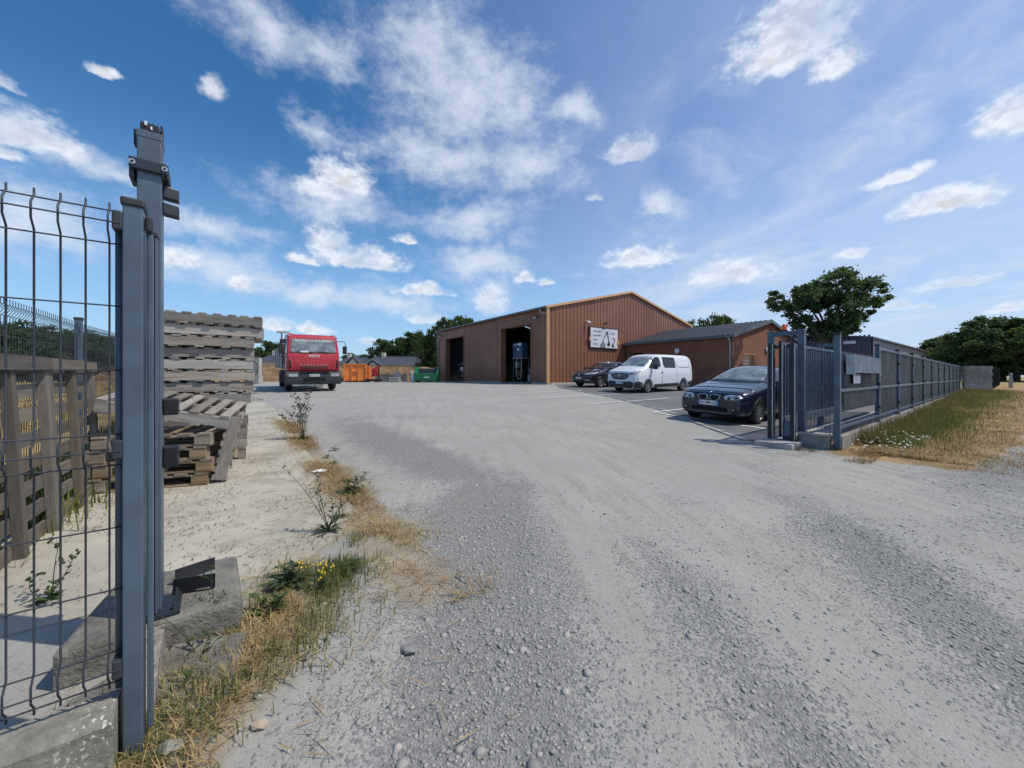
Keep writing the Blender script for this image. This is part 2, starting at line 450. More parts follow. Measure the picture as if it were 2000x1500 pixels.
# ------------------------------------------------------------------ ground
def np_noise(x, y, seed=0):
    def h(i, j):
        n = (i * 374761393 + j * 668265263 + seed * 974634777) & 0x7fffffff
        n = ((n ^ (n >> 13)) * 1274126177) & 0x7fffffff
        return ((n ^ (n >> 16)) & 0xffff) / 65535.0
    xi = np.floor(x).astype(np.int64); yi = np.floor(y).astype(np.int64)
    fx = x - xi; fy = y - yi; fx = fx * fx * (3 - 2 * fx); fy = fy * fy * (3 - 2 * fy)
    return (h(xi, yi) * (1 - fx) + h(xi + 1, yi) * fx) * (1 - fy) + (h(xi, yi + 1) * (1 - fx) + h(xi + 1, yi + 1) * fx) * fy
def fbm(x, y, seed=0, o=4):
    t = 0; a = .5
    for k in range(o): t = t + a * np_noise(x * 2 ** k, y * 2 ** k, seed + k); a *= .5
    return t / (1 - .5 ** o)
def sstep(a, b, x):
    t = np.clip((x - a) / (b - a), 0, 1); return t * t * (3 - 2 * t)
SLAB0 = Vector((-1.54, 3.6, 0))               # a point of the slab's right edge
FP0 = Vector((5.28, 6.23, 0))                 # foot of the street fence's first post, right of the gate
LP0 = Vector((-1.20, 1.22, 0))                # foot of the post left of the gate
LF0 = Vector((-4.10, 3.10, 0))                # a point of the yard's left fence
def zones(X, Y):
    s_slab = (X - SLAB0.x) * GB.y + (Y - SLAB0.y) * -GB.x           # metres right of the slab edge
    s_gate = (X - LP0.x) * GF.x + (Y - LP0.y) * GF.y                # metres behind the gate line
    s_left = -((X - LF0.x) * GB.y - (Y - LF0.y) * GB.x)             # metres outside the left fence
    s_out = -((X - FP0.x) * GF.x + (Y - FP0.y) * GF.y)              # metres outside the street fence
    a_f = (X - FP0.x) * EF.x + (Y - FP0.y) * EF.y                   # metres along it
    n1 = fbm(X * 1.7, Y * 1.7, 3); n2 = fbm(X * .6, Y * .6, 9)
    xc = X + .035 * np.maximum(Y - 1.5, 0) ** 2 + .12
    coarse = np.exp(-((xc + .02) / .42) ** 2) * sstep(6.2, 3.0, Y) * .95
    coarse = np.maximum(coarse, .75 * np.exp(-((X - 2.25 - .3 * (Y - 2)) / .30) ** 2) * sstep(5, 2.5, Y))
    coarse = np.maximum(coarse, .55 * np.exp(-((X - .95) / .22) ** 2) * sstep(3.4, 1.6, Y))
    coarse = np.maximum(coarse, .8 * np.exp(-((s_slab - 1.35) / .5) ** 2) * sstep(3, 5, Y) * sstep(12, 7, Y))
    coarse = np.maximum(coarse, .7 * np.exp(-((s_out - 1.6) / .55) ** 2) * np.exp(-((a_f + .2) / 2.2) ** 2))
    coarse = np.clip(coarse * (.55 + .9 * n1) + .30 * sstep(.55, .8, n2) * sstep(26, 4, Y) + .10, 0, 1)
    edge = np.exp(-((s_slab - .04) / .24) ** 2) * sstep(13, 8, Y) * sstep(-.2, .5, s_gate)
    edge = np.maximum(edge, np.exp(-((X + 1.16) / .32) ** 2) * sstep(2.6, 1.9, Y))
    earth = np.clip(edge * 1.1, 0, 1)
    w_v = np.clip(1.25 + .11 * a_f, .8, 3.2)
    verge = sstep(-.25, .1, s_out) * sstep(w_v + .6, w_v - .1, s_out + .5 * (n1 - .5)) * sstep(-1.2, .1, a_f)
    field = np.maximum(sstep(.0, .5, s_left) * sstep(-6, -2, Y), sstep(42, 44.5, Y - .05 * X))
    field = np.maximum(field, sstep(4.6 + .16 * np.maximum(a_f, 0), 5.6 + .16 * np.maximum(a_f, 0), s_out) * sstep(7, 12, a_f))
    field = np.maximum(field, sstep(40, 44, a_f))
    return dict(coarse=coarse, earth=earth, verge=verge, field=field, s_slab=s_slab, s_gate=s_gate, s_left=s_left, s_out=s_out, a_f=a_f)

nx, ny = 380, 340
xs = np.sinh(np.linspace(-1, 1, nx) * 7.35) ; xs = xs / xs[-1] * 760
ys = 1.6 + np.sinh(np.linspace(-3.6, 7.3, ny)) / math.sinh(7.3) * 900
XX, YY = np.meshgrid(xs, ys)
und = (fbm(XX * 1.1, YY * 1.1, 21) - .5) * .035 * sstep(14, 3, YY) * sstep(-.5, 1.2, YY)
z_ = zones(XX, YY)
dep = -.05 * sstep(.03, -.12, z_['s_slab']) * sstep(-1.0, -.6, (XX - SLAB0.x) * GB.x + (YY - SLAB0.y) * GB.y) * sstep(.2, -.1, z_['s_left'])
ZZ = Gn(XX, YY) + und * sstep(-.3, .2, z_['s_slab'] ) + dep - .012 * z_['coarse'] * sstep(9, 4, YY)
idx = np.arange(nx * ny).reshape(ny, nx)
F = np.stack([idx[:-1, :-1], idx[:-1, 1:], idx[1:, 1:], idx[1:, :-1]], -1).reshape(-1, 4)
me = mesh_np('ground', np.stack([XX, YY, ZZ], -1).reshape(-1, 3), F)
for k in ('coarse', 'earth', 'verge', 'field'):
    a = me.attributes.new(k, 'FLOAT', 'POINT'); a.data.foreach_set('value', z_[k].ravel().astype(np.float32))
me.polygons.foreach_set('use_smooth', [True] * len(me.polygons))
gm = bpy.data.materials.new('ground_gravel'); gm.use_nodes = True
T = NT(gm.node_tree); b = T.n['Principled BSDF']
p = T.node('ShaderNodeNewGeometry').outputs['Position']
def attr(k):
    n = T.node('ShaderNodeAttribute'); n.attribute_name = k; return n.outputs['Fac']
def voro(v, sc):
    n = T.node('ShaderNodeTexVoronoi'); T.put(n.inputs['Vector'], v); n.inputs['Scale'].default_value = sc; return n
pf = T.vec('MULTIPLY', p, (1, 1, .2))
v1 = voro(pf, 88); v2 = voro(T.vec('ADD', pf, (3.1, 1.7, 0)), 210)
r1 = T.sep(v1.outputs['Color']); r2 = T.sep(v2.outputs['Color'])
pz = T.sep(p)
sx_ = T.math('ADD', pz[0], T.math('MULTIPLY', T.math('MULTIPLY', pz[1], pz[1]), .012))
track = T.noise(T.comb(T.math('MULTIPLY', sx_, 3.2), T.math('MULTIPLY', pz[1], .40), 0.0), 1.6, 8, .66)
big = T.noise(p, .55, 6, .6); med = T.noise(p, 3.3, 7, .65)
c_at = attr('coarse'); e_at = attr('earth'); ve = attr('verge'); fi = attr('field')
amount = T.math('ADD', T.math('SUBTRACT', T.math('MULTIPLY', c_at, 1.7), .20), T.math('MULTIPLY', T.math('SUBTRACT', track, .5), 1.3))
amount = T.math('ADD', amount, T.math('MULTIPLY', T.math('SUBTRACT', med, .5), 1.1), clamp=True)
dust = T.mix(T.ramp(big, .35, .65), (.385, .374, .336), (.330, .322, .292))
dust = T.mix(T.ramp(track, .42, .66), dust, (.330, .316, .278))
dust = T.mix(T.math('MULTIPLY', T.ramp(r2[0], .55, .9), .35), dust, (.20, .20, .195))
st = T.mix(r1[0], (.125, .126, .125), (.32, .31, .285))
st = T.mix(T.math('MULTIPLY', r2[1], .35), st, (.18, .185, .19))
keep = T.ramp(T.math('SUBTRACT', amount, T.math('MULTIPLY', r1[1], .95)), -.06, .10)
cc = T.mix(T.math('MULTIPLY', keep, .82), dust, st)
eth = T.mix(T.ramp(med, .35, .65), (.36, .30, .205), (.235, .195, .135))
cc = T.mix(T.math('MULTIPLY', T.ramp(T.math('ADD', e_at, T.math('MULTIPLY', T.math('SUBTRACT', med, .5), .9)), .35, .8), .85), cc, eth)
spk = T.noise(p, 26, 8, .75)
cc = T.mix(T.math('MULTIPLY', T.ramp(spk, .53, .66), .55), cc, (.19, .188, .18))
cc = T.mix(T.math('MULTIPLY', T.ramp(spk, .44, .33), .30), cc, (.50, .48, .43))
vg = T.mix(T.ramp(T.noise(p, 1.3, 6), .4, .62), (.38, .26, .13), (.23, .165, .085))
cc = T.mix(T.ramp(T.math('ADD', ve, T.math('MULTIPLY', T.math('SUBTRACT', med, .5), .8)), .3, .7), cc, vg)
fd = T.mix(T.ramp(T.noise(p, .7, 8), .38, .62), (.42, .31, .135), (.27, .20, .09))
cc = T.mix(fi, cc, fd)
T.put(b.inputs['Base Color'], cc); b.inputs['Roughness'].default_value = .93; b.inputs['Specular IOR Level'].default_value = .2
hgt = T.math('ADD', T.math('MULTIPLY', T.math('SUBTRACT', .6, v1.outputs['Distance']), T.math('MULTIPLY', keep, 1.2)), T.math('MULTIPLY', T.noise(p, 90, 4), .35))
hgt = T.math('ADD', hgt, T.math('MULTIPLY', T.math('SUBTRACT', .6, v2.outputs['Distance']), .22))
hgt = T.math('ADD', hgt, T.math('MULTIPLY', med, 1.2))
bn = T.node('ShaderNodeBump'); bn.inputs['Strength'].default_value = .5; bn.inputs['Distance'].default_value = .012
T.put(bn.inputs['Height'], hgt); T.l.new(bn.outputs[0], b.inputs['Normal'])
ground = link('ground', me, gm); ground['kind'] = 'structure'

def sheet(name, poly, dz, spacing, material, parent=None, skirt=0.0, jitter=0.0):
    """sheet draped over the ground inside a polygon of (x, y)"""
    pts = []
    n = len(poly)
    for i in range(n):
        a = Vector(poly[i]).to_2d(); c_ = Vector(poly[(i + 1) % n]).to_2d(); k = max(1, int((c_ - a).length / spacing))
        pts += [a.lerp(c_, j / k) for j in range(k)]
    nb = len(pts); edges = [(i, (i + 1) % nb) for i in range(nb)]
    x0 = min(q.x for q in pts); x1 = max(q.x for q in pts); y0 = min(q.y for q in pts); y1 = max(q.y for q in pts)
    gx = int((x1 - x0) / spacing); gy = int((y1 - y0) / spacing)
    def inside(q):
        r_ = False
        for i in range(nb):
            a, c_ = pts[i], pts[(i + 1) % nb]
            if (a.y > q.y) != (c_.y > q.y) and q.x < (c_.x - a.x) * (q.y - a.y) / (c_.y - a.y) + a.x: r_ = not r_
        return r_
    allp = list(pts)
    for i in range(1, gx):
        for j in range(1, gy):
            q = Vector((x0 + i * spacing, y0 + j * spacing))
            if inside(q): allp.append(q)
    vs, es, fs, *_ = delaunay_2d_cdt(allp, edges, [], 1, 1e-5)
    mb = MB(); mb.add([(v.x, v.y, G(v.x, v.y) + dz) for v in vs], [tuple(f) for f in fs])
    if skirt:
        o = len(mb.v)
        mb.v += [Vector((q.x, q.y, G(q.x, q.y) + dz)) for q in pts] + [Vector((q.x, q.y, G(q.x, q.y) + dz - skirt)) for q in pts]
        mb.f += [(o + i, o + nb + i, o + nb + (i + 1) % nb, o + (i + 1) % nb) for i in range(nb)]
    return struct(name, mb, material, parent)

# dusty concrete slab on the left
sm = bpy.data.materials.new('slab_concrete'); sm.use_nodes = True
T = NT(sm.node_tree); b = T.n['Principled BSDF']; p = T.node('ShaderNodeNewGeometry').outputs['Position']
n1 = T.noise(p, .9, 8, .62); n2 = T.noise(p, 5, 8, .68); n3 = T.noise(T.vec('ADD', p, (5, 3, 0)), 1.7, 8, .7)
cc = T.mix(T.ramp(n1, .38, .62), (.47, .435, .35), (.36, .33, .265))
cc = T.mix(T.math('MULTIPLY', T.ramp(n3, .50, .68), .8), cc, (.27, .235, .17))
cc = T.mix(T.math('MULTIPLY', T.ramp(n2, .55, .68), .6), cc, (.20, .175, .13))
flk = T.noise(T.vec('MULTIPLY', p, (1, 1, 1)), 46, 3, .5)
cc = T.mix(T.math('MULTIPLY', T.ramp(flk, .63, .70), T.ramp(n3, .42, .62)), cc, (.10, .085, .06))
T.put(b.inputs['Base Color'], cc); b.inputs['Roughness'].default_value = .93
bn = T.node('ShaderNodeBump'); bn.inputs['Strength'].default_value = .5; bn.inputs['Distance'].default_value = .012
T.put(bn.inputs['Height'], T.math('ADD', n2, T.math('MULTIPLY', flk, .4))); T.l.new(bn.outputs[0], b.inputs['Normal'])
def sl(t, s): q = SLAB0 + GB * t + Vector((GB.y, -GB.x, 0)) * s; return (q.x, q.y)
slab = sheet('concrete_slab', [sl(-1.02, -2.30), sl(-1.05, -1.2), sl(-1.1, -.55), sl(-.7, -.2), sl(-.2, .02), sl(1.2, 0), sl(1.5, -.1), sl(2.2, .04), sl(4, .0), sl(7, .02), sl(10, 0), sl(15, -.5), sl(15, -2.3), sl(6, -2.3)], .006, .22, sm, skirt=.08)

# asphalt car park with white bay lines and an edging of kerb stones
PK = [pix(1460, 862), pix(1300, 803), pix(1190, 775), pix(1092, 757.5)]
off = FP0 + GF * .95
pk_poly = [PK[0], PK[1], PK[2], PK[3], Vector((3.0, 26.35, 0)), Vector((2.47, 26.5, 0)) + EB * 8.4 - GB * .02, Vector((2.47, 26.5, 0)) + EB * 8.4 - GB * 8.3, Vector((2.47, 26.5, 0)) + EB * 18 - GB * 8.3, off + EF * 16, off + EF * .1]
park = sheet('asphalt_car_park', [(q.x, q.y) for q in pk_poly], .012, .9, M['asphalt'])
def strip(name, a, c_, w, material, dz, parent=None):
    a = Vector(a); c_ = Vector(c_); dv = (c_ - a).normalized(); sdv = Vector((-dv.y, dv.x, 0)) * w / 2
    n = max(2, int((c_ - a).length / .5)); vs = []
    for i in range(n + 1):
        q = a.lerp(c_, i / n)
        for k in (-1, 1): e = q + sdv * k; vs.append((e.x, e.y, G(e.x, e.y) + dz))
    mb = MB(); mb.add(vs, [(2 * i, 2 * i + 2, 2 * i + 3, 2 * i + 1) for i in range(n)])
    return struct(name, mb, material, parent)
L0 = pix(1275, 806); LE = pix(1500, 839)
strip('bay_line', L0, LE, .10, M['line'], .018, park)
for k in range(6):
    q = L0 + GB * (2.55 * k - 5.1 * 0)
    if k == 0: q = L0
    strip('bay_line', q + EB * .06, q + EB * 4.8, .10, M['line'], .018 + .002, park)
def kerb_run(name, pts, w, top, depth, material, unit_len):
    """row of stones, each its own piece, along a polyline; returns nothing"""
    root = None
    for a, c_ in zip(pts[:-1], pts[1:]):
        dv = (c_ - a); L = dv.length; dv.normalize(); n = max(1, round(L / unit_len)); sv = Vector((-dv.y, dv.x, 0))
        for i in range(n):
            m_ = a + dv * (L * (i + .5) / n); z = G(m_.x, m_.y)
            mb = MB().box((m_.x, m_.y, z + top - depth / 2), (L / n - .012, w, depth), dv, sv)
            part('kerb_stone', mb, material, park)
kerb_run('kerb', [Vector((q.x, q.y, 0)) for q in PK], .09, .028, .12, M['concrete_pale'], 1.0)
# lane outside the fence, to the right
lane_m = mat('lane_chippings', (.40, .385, .35), .93, 0, 0, 2.2, .5, 90, (.30, .285, .25), detail=9)
q0 = FP0 - GF * 2.6
sheet('lane', [((q0 + EF * a - GF * s).x, (q0 + EF * a - GF * s).y) for a, s in ((9, .9), (16, 1.3), (30, 2.2), (44, 3.0), (44, 5.6), (30, 4.6), (16, 3.2), (9, 2.2))], .008, 1.2, lane_m)

# loose stones lying on the yard (too many to count)
def icorock(seed):
    bm = bmesh.new(); bmesh.ops.create_icosphere(bm, subdivisions=1, radius=1)
    r_ = random.Random(seed)
    sc = (r_.uniform(.8, 1.3), r_.uniform(.6, 1.0), r_.uniform(.35, .6))
    V = np.array([[v.co[i] * sc[i] * r_.uniform(.72, 1.22) for i in range(3)] for v in bm.verts])
    F_ = np.array([[v.index for v in f.verts] for f in bm.faces]); bm.free(); return V, F_
ROCK = [icorock(i) for i in range(7)]
def scatter_stones(name, n, ylo, yhi, rlo, rmed, rhi, base, materials, xr=(-1.45, 1.45), sink=.25):
    y = np.exp(rng.uniform(math.log(ylo), math.log(yhi), n * 3)) if False else np.sqrt(rng.uniform(ylo ** 2, yhi ** 2, n * 3))
    x = rng.uniform(xr[0], xr[1], n * 3) * y
    Z = zones(x, y)
    strk = fbm((x + .012 * y * y) * 3.1, y * .35, 31)
    clump = fbm(x * 2.6, y * 2.6, 41)
    w = base + Z['coarse'] * 1.05 + .9 * (strk - .5) + .7 * (clump - .5) + .25 * Z['earth']
    w *= (Z['s_slab'] > .12) | (Z['s_gate'] < .15)
    w *= (Z['verge'] < .5) & (Z['field'] < .3)
    w *= ~((x < -1.05) & (y < 1.75))
    w *= ~((x > 4.05) & (y > 6.3))
    keep_ = rng.uniform(0, 1, n * 3) < w
    x = x[keep_][:n]; y = y[keep_][:n]; cz = Z['coarse'][keep_][:n]
    r_ = np.clip(rmed * np.exp(rng.normal(0, .45, len(x))) * (.85 + .5 * cz), rlo, rhi)
    und_ = (fbm(x * 1.1, y * 1.1, 21) - .5) * .035 * sstep(14, 3, y) * sstep(-.5, 1.2, y) * sstep(-.3, .2, zones(x, y)['s_slab'])
    zz = Gn(x, y) + und_ - .012 * cz * sstep(9, 4, y)
    Vs = []; Fs = []; o = 0; tone = []
    ang = rng.uniform(0, 6.283, len(x)); kind = rng.integers(0, 7, len(x)); tl = rng.normal(0, .35, (len(x), 2))
    for k in range(7):
        V0, F0 = ROCK[k]; s_ = kind == k; m = int(s_.sum())
        if not m: continue
        ca, sa = np.cos(ang[s_])[:, None], np.sin(ang[s_])[:, None]
        vx = V0[None, :, 0] * ca - V0[None, :, 1] * sa; vy = V0[None, :, 0] * sa + V0[None, :, 1] * ca
        vz = V0[None, :, 2] + vx * tl[s_, 0][:, None] * .5 + vy * tl[s_, 1][:, None] * .5
        rr = r_[s_][:, None]
        P = np.stack([x[s_][:, None] + vx * rr, y[s_][:, None] + vy * rr, zz[s_][:, None] + vz * rr + rr * sink], -1)
        Vs.append(P.reshape(-1, 3)); Fs.append((F0[None] + (np.arange(m) * len(V0))[:, None, None] + o).reshape(-1, 3)); o += m * len(V0)
        tone.append(np.repeat(np.clip(rng.normal(.45, .25, m), 0, 1), len(V0)))
    me = mesh_np(name, np.concatenate(Vs), np.concatenate(Fs))
    a = me.attributes.new('tone', 'FLOAT', 'POINT'); a.data.foreach_set('value', np.concatenate(tone).astype(np.float32))
    o_ = link(name, me, materials); o_['kind'] = 'stuff'; o_['label'] = 'loose grey crushed stones lying over the yard'
    return o_
stm = bpy.data.materials.new('crushed_stone'); stm.use_nodes = True
T = NT(stm.node_tree); b = T.n['Principled BSDF']
n_ = T.node('ShaderNodeAttribute'); n_.attribute_name = 'tone'
cc = T.mix(n_.outputs['Fac'], (.17, .168, .162), (.41, .39, .34))
cc = T.mix(T.math('MULTIPLY', T.noise(T.node('ShaderNodeNewGeometry').outputs['Position'], 70, 4), .6), cc, (.38, .365, .325))
T.put(b.inputs['Base Color'], cc); b.inputs['Roughness'].default_value = .85
scatter_stones('gravel_stones', 15000, .75, 3.3, .0025, .0044, .015, .05, stm, sink=.05)
scatter_stones('gravel_stones', 260, .8, 4.5, .010, .013, .024, .02, stm, sink=.0)
scatter_stones('gravel_stones', 6000, 3.2, 9.5, .005, .0075, .016, .02, stm, sink=.0)

# ------------------------------------------------------------------ blades of grass and straw (uncountable)
def blades(name, pts, hlo, hhi, wid, material, lean=.5, label='', flat=0.0):
    """pts: (n, 2) array; thin bent two-segment blades"""
    n = len(pts); x = pts[:, 0]; y = pts[:, 1]; zz = Gn(x, y) + .004
    h = rng.uniform(hlo, hhi, n); a = rng.uniform(0, 6.283, n); l = np.abs(rng.normal(0, lean, n)) + flat
    dx_, dy_ = np.cos(a), np.sin(a); w = wid * rng.uniform(.6, 1.4, n)
    px1, py1 = x + dx_ * h * .35 * l, y + dy_ * h * .35 * l
    vz = 1 / np.sqrt(1 + l * l)
    P = np.stack([np.stack([x - dy_ * w, y + dx_ * w, zz], -1), np.stack([x + dy_ * w, y - dx_ * w, zz], -1),
                  np.stack([px1 + dy_ * w * .8, py1 - dx_ * w * .8, zz + h * .55 * vz], -1), np.stack([px1 - dy_ * w * .8, py1 + dx_ * w * .8, zz + h * .55 * vz], -1),
                  np.stack([x + dx_ * h * l, y + dy_ * h * l, zz + h * vz * (1 - .25 * np.minimum(l, 2) * .6)], -1)], 1)
    base = (np.arange(n) * 5)[:, None]
    Fq = np.concatenate([base + np.array([[0, 1, 2]]), base + np.array([[0, 2, 3]]), base + np.array([[3, 2, 4]])])
    o_ = link(name, mesh_np(name, P.reshape(-1, 3), Fq), material); o_['kind'] = 'stuff'; o_['label'] = label
    return o_
def line_pts(n, a0, a1, s0, s1, clumps=0, spread=.15):
    """points in the strip outside the street fence"""
    a = rng.uniform(a0, a1, n); s_ = rng.uniform(s0, s1, n) 
    q = np.stack([FP0.x + EF.x * a - GF.x * s_, FP0.y + EF.y * a - GF.y * s_], -1)
    return q
def clump_filter(q, seed, thr, sc=1.4):
    return q[fbm(q[:, 0] * sc, q[:, 1] * sc, seed) + rng.normal(0, .06, len(q)) > thr]
def widen(q, a_rel=0):
    return q
a = rng.uniform(.1, 1, 42000) ** 1.5 * 31; s_ = np.abs(rng.normal(0, .5, 42000)) * (.75 + .055 * a)
q = np.stack([FP0.x + EF.x * a - GF.x * (s_ + .03), FP0.y + EF.y * a - GF.y * (s_ + .03)], -1)
blades('verge_grass', clump_filter(q, 5, .41), .04, .24, .0045, M['grass'], .6, 'green grass growing along the foot of the street fence')
a = rng.uniform(0, 1, 30000) ** 1.4 * 31; s_ = (.45 + np.abs(rng.normal(.45, .55, 30000))) * (.75 + .055 * a)
q = np.stack([FP0.x + EF.x * a - GF.x * s_, FP0.y + EF.y * a - GF.y * s_], -1)
blades('verge_straw', clump_filter(q, 6, .34), .04, .13, .0042, M['straw'], 1.1, 'dry yellow grass on the verge beside the lane', .5)
a = rng.uniform(.05, 1, 2600) ** 1.3 * 30; s_ = np.abs(rng.normal(0, .35, 2600)) * (.7 + .05 * a) + .03
q = np.stack([FP0.x + EF.x * a - GF.x * s_, FP0.y + EF.y * a - GF.y * s_], -1)
blades('verge_straw', clump_filter(q, 19, .45, 1.0), .18, .48, .0034, M['straw_brown'], .3, 'tall dead stalks along the foot of the street fence')
a = rng.uniform(-.4, 5.5, 9000); s_ = rng.uniform(.35, 1.9, 9000)
q = np.stack([FP0.x + EF.x * a - GF.x * s_, FP0.y + EF.y * a - GF.y * s_], -1)
blades('verge_straw', clump_filter(q, 29, .46, 1.9), .02, .08, .0032, M['straw_brown'], 1.3, 'flattened brown grass on the bare soil of the verge', .6)
a = rng.uniform(-1.0, 1.4, 6000); s_ = rng.uniform(-.5, .55, 6000)
q = np.stack([FP0.x + EF.x * a - GF.x * s_, FP0.y + EF.y * a - GF.y * s_], -1)
blades('verge_straw', clump_filter(q, 8, .47), .02, .08, .0035, M['straw_brown'], 1.0, 'dry brown grass at the foot of the gate portal', .4)
# straw and small weeds along the slab's edge
t = rng.uniform(-2.0, 7.2, 15000); s_ = rng.normal(.06, .13, 15000)
q = np.stack([SLAB0.x + GB.x * t + GB.y * s_, SLAB0.y + GB.y * t - GB.x * s_], -1)
q = clump_filter(q, 12, .52, 2.0)
blades('edge_straw', q, .03, .10, .0022, M['straw'], 1.3, 'flattened dry grass along the slab edge', .6)
t = rng.uniform(-2.0, 6.5, 9000); s_ = rng.normal(.10, .13, 9000)
q = np.stack([SLAB0.x + GB.x * t + GB.y * s_, SLAB0.y + GB.y * t - GB.x * s_], -1)
blades('edge_straw', clump_filter(q, 13, .53, 1.7), .02, .07, .0022, M['straw_brown'], 1.2, 'brown withered grass along the slab edge', .5)
q = np.stack([rng.normal(-1.10, .15, 4500), rng.uniform(1.0, 2.5, 4500)], -1)
blades('edge_straw', clump_filter(q, 14, .48, 2.6), .03, .11, .0018, M['straw'], 1.2, 'dry straw lying in front of the gate block', .5)
q = np.stack([rng.normal(-1.10, .17, 7000), rng.uniform(1.0, 2.9, 7000)], -1)
blades('edge_grass', clump_filter(q, 15, .42, 2.2), .03, .09, .0020, M['grass'], .7, 'short green grass in front of the gate block')
def litter(name, X, Y, lo, hi, w, material, label, dz):
    n = len(X); h = rng.uniform(lo, hi, n); a = rng.uniform(0, 6.283, n); ca, sa = np.cos(a), np.sin(a); Z = Gn(X, Y) + dz; w = w * rng.uniform(.6, 1.5, n); t1 = rng.uniform(0, .012, n); t2 = rng.uniform(0, .012, n)
    P = np.stack([np.stack([X - ca * h, Y - sa * h, Z + t1], -1), np.stack([X - sa * w, Y + ca * w, Z + .004], -1), np.stack([X + ca * h, Y + sa * h, Z + t2], -1), np.stack([X + sa * w, Y - ca * w, Z + .002], -1)], 1)
    o_ = link(name, mesh_np(name, P.reshape(-1, 3), np.arange(4 * n).reshape(-1, 4)), material); o_['kind'] = 'stuff'; o_['label'] = label
n = 9000; t = rng.uniform(-.9, 9, n); s_ = rng.uniform(-2.2, -.02, n)
q = np.stack([SLAB0.x + GB.x * t + GB.y * s_, SLAB0.y + GB.y * t - GB.x * s_], -1); q = clump_filter(q, 23, .46, 1.6)
litter('bark_chips', q[:, 0], q[:, 1], .004, .020, .0030, mat('chips', (.085, .062, .04), .9, 0, .5, 30), 'dark bark chips and crumbs strewn over the slab', .010)
n = 420; X_ = rng.normal(-.85, .45, n); Y_ = rng.uniform(1.2, 4.2, n) 
litter('loose_straw', X_ - .28 * (Y_ - 1.5), Y_, .03, .11, .0016, M['straw'], 'single straws lying on the gravel edge', .008)
# rank growth along the left fence, dry meadow outside it
t = rng.uniform(-1.5, 14, 16000); s_ = rng.normal(.05, .22, 16000)
q = np.stack([LF0.x + GB.x * t - GB.y * s_, LF0.y + GB.y * t + GB.x * s_], -1)
blades('fence_grass', clump_filter(q, 17, .44, 1.2), .08, .38, .006, M['grass'], .45, 'rank green grass along the left mesh fence')
t = rng.uniform(-2, 1, 16000) ; t = rng.uniform(-1, 1, 16000) ** 2 * 30 - 1; s_ = rng.uniform(.2, 1, 16000) ** 1.5 * 18
q = np.stack([LF0.x + GB.x * t - GB.y * s_, LF0.y + GB.y * t + GB.x * s_], -1)
blades('meadow_straw', q, .15, .45, .012, M['straw'], .4, 'dry yellow meadow outside the left fence')

# ------------------------------------------------------------------ hall
HC = Vector((2.47, 26.5, 0)); HW, HL = 17.9, 18.0
ZB, ZE, ZR = .76, 5.97, 8.08
def hp(a, bb, z): q = HC + EB * a + GB * bb; return Vector((q.x, q.y, z))
def roofz(a): return ZE + (ZR - ZE) * (1 - abs(a - HW / 2) / (HW / 2))
hall = thing('workshop_hall', 'large brown clad workshop hall with two open doorways and orange gable trim', 'building', HC + UP * .55, A_B)
def clad_run(name, origin, axis, normal, x0, x1, zlo, zhi, pitch, parent, material, holes=()):
    """standing-seam cladding: flat sheets with a raised rib at each joint; zhi is a function of x"""
    mb = MB(); n = round((x1 - x0) / pitch); w = (x1 - x0) / n
    for i in range(n):
        a0, a1 = x0 + i * w, x0 + (i + 1) * w
        mid = (a0 + a1) / 2; segs = [(zlo, None)]
        for (h0, h1, top) in holes:
            if h0 < mid < h1: segs = [(top, None)]
        for (z0, _) in segs:
            for (b0, b1, dep) in ((a0, a0 + w * .84, 0.0), (a0 + w * .84, a1, -.028)):
                o = Vector(origin)
                poly = [o + axis * b0 + UP * z0, o + axis * b1 + UP * z0, o + axis * b1 + UP * zhi(b1), o + axis * b0 + UP * zhi(b0)]
                poly = [q_ + normal * dep for q_ in poly]
                mb.prism(poly, -normal * (.06 + dep))
    return part(name, mb, material, parent)
nG = -GB; nL = -EB
D1, D2, DT = (1.85, 5.83), (12.2, 16.15), 5.05
HC0 = Vector((HC.x, HC.y, 0))
clad_run('gable_cladding', HC0, EB, nG, 0.0, HW, ZB, lambda a: roofz(a) - .02, .36, hall, M['clad'])
clad_run('side_cladding', HC0, GB, nL, 0.0, HL, ZB, lambda a: ZE, .33, hall, M['clad'], holes=((D1[0], D1[1], DT), (D2[0], D2[1], DT)))
mb = MB()
for (a, bb, la, lb) in ((HW - .15, HL / 2, .3, HL - .3), (HW / 2, HL - .15, HW - .7, .3)):
    c_ = hp(a, bb, (ZB + ZE) / 2); mb.box(c_, (la, lb, ZE - ZB - .05), EB, GB)
part('back_wall', mb, M['hall_in'], hall)
# lining behind the cladding so that the inside is dark and solid
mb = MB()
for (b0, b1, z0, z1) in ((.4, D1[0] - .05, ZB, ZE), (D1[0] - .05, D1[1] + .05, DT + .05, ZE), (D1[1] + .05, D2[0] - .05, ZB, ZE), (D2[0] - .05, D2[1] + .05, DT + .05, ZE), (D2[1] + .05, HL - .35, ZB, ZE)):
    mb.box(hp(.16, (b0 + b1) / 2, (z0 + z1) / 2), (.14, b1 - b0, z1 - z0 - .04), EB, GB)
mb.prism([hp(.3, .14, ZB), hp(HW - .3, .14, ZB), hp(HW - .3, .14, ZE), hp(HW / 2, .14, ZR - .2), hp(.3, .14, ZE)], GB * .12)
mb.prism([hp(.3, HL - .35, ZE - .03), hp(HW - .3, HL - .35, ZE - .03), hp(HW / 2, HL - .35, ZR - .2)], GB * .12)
part('inner_lining', mb, M['hall_in'], hall)
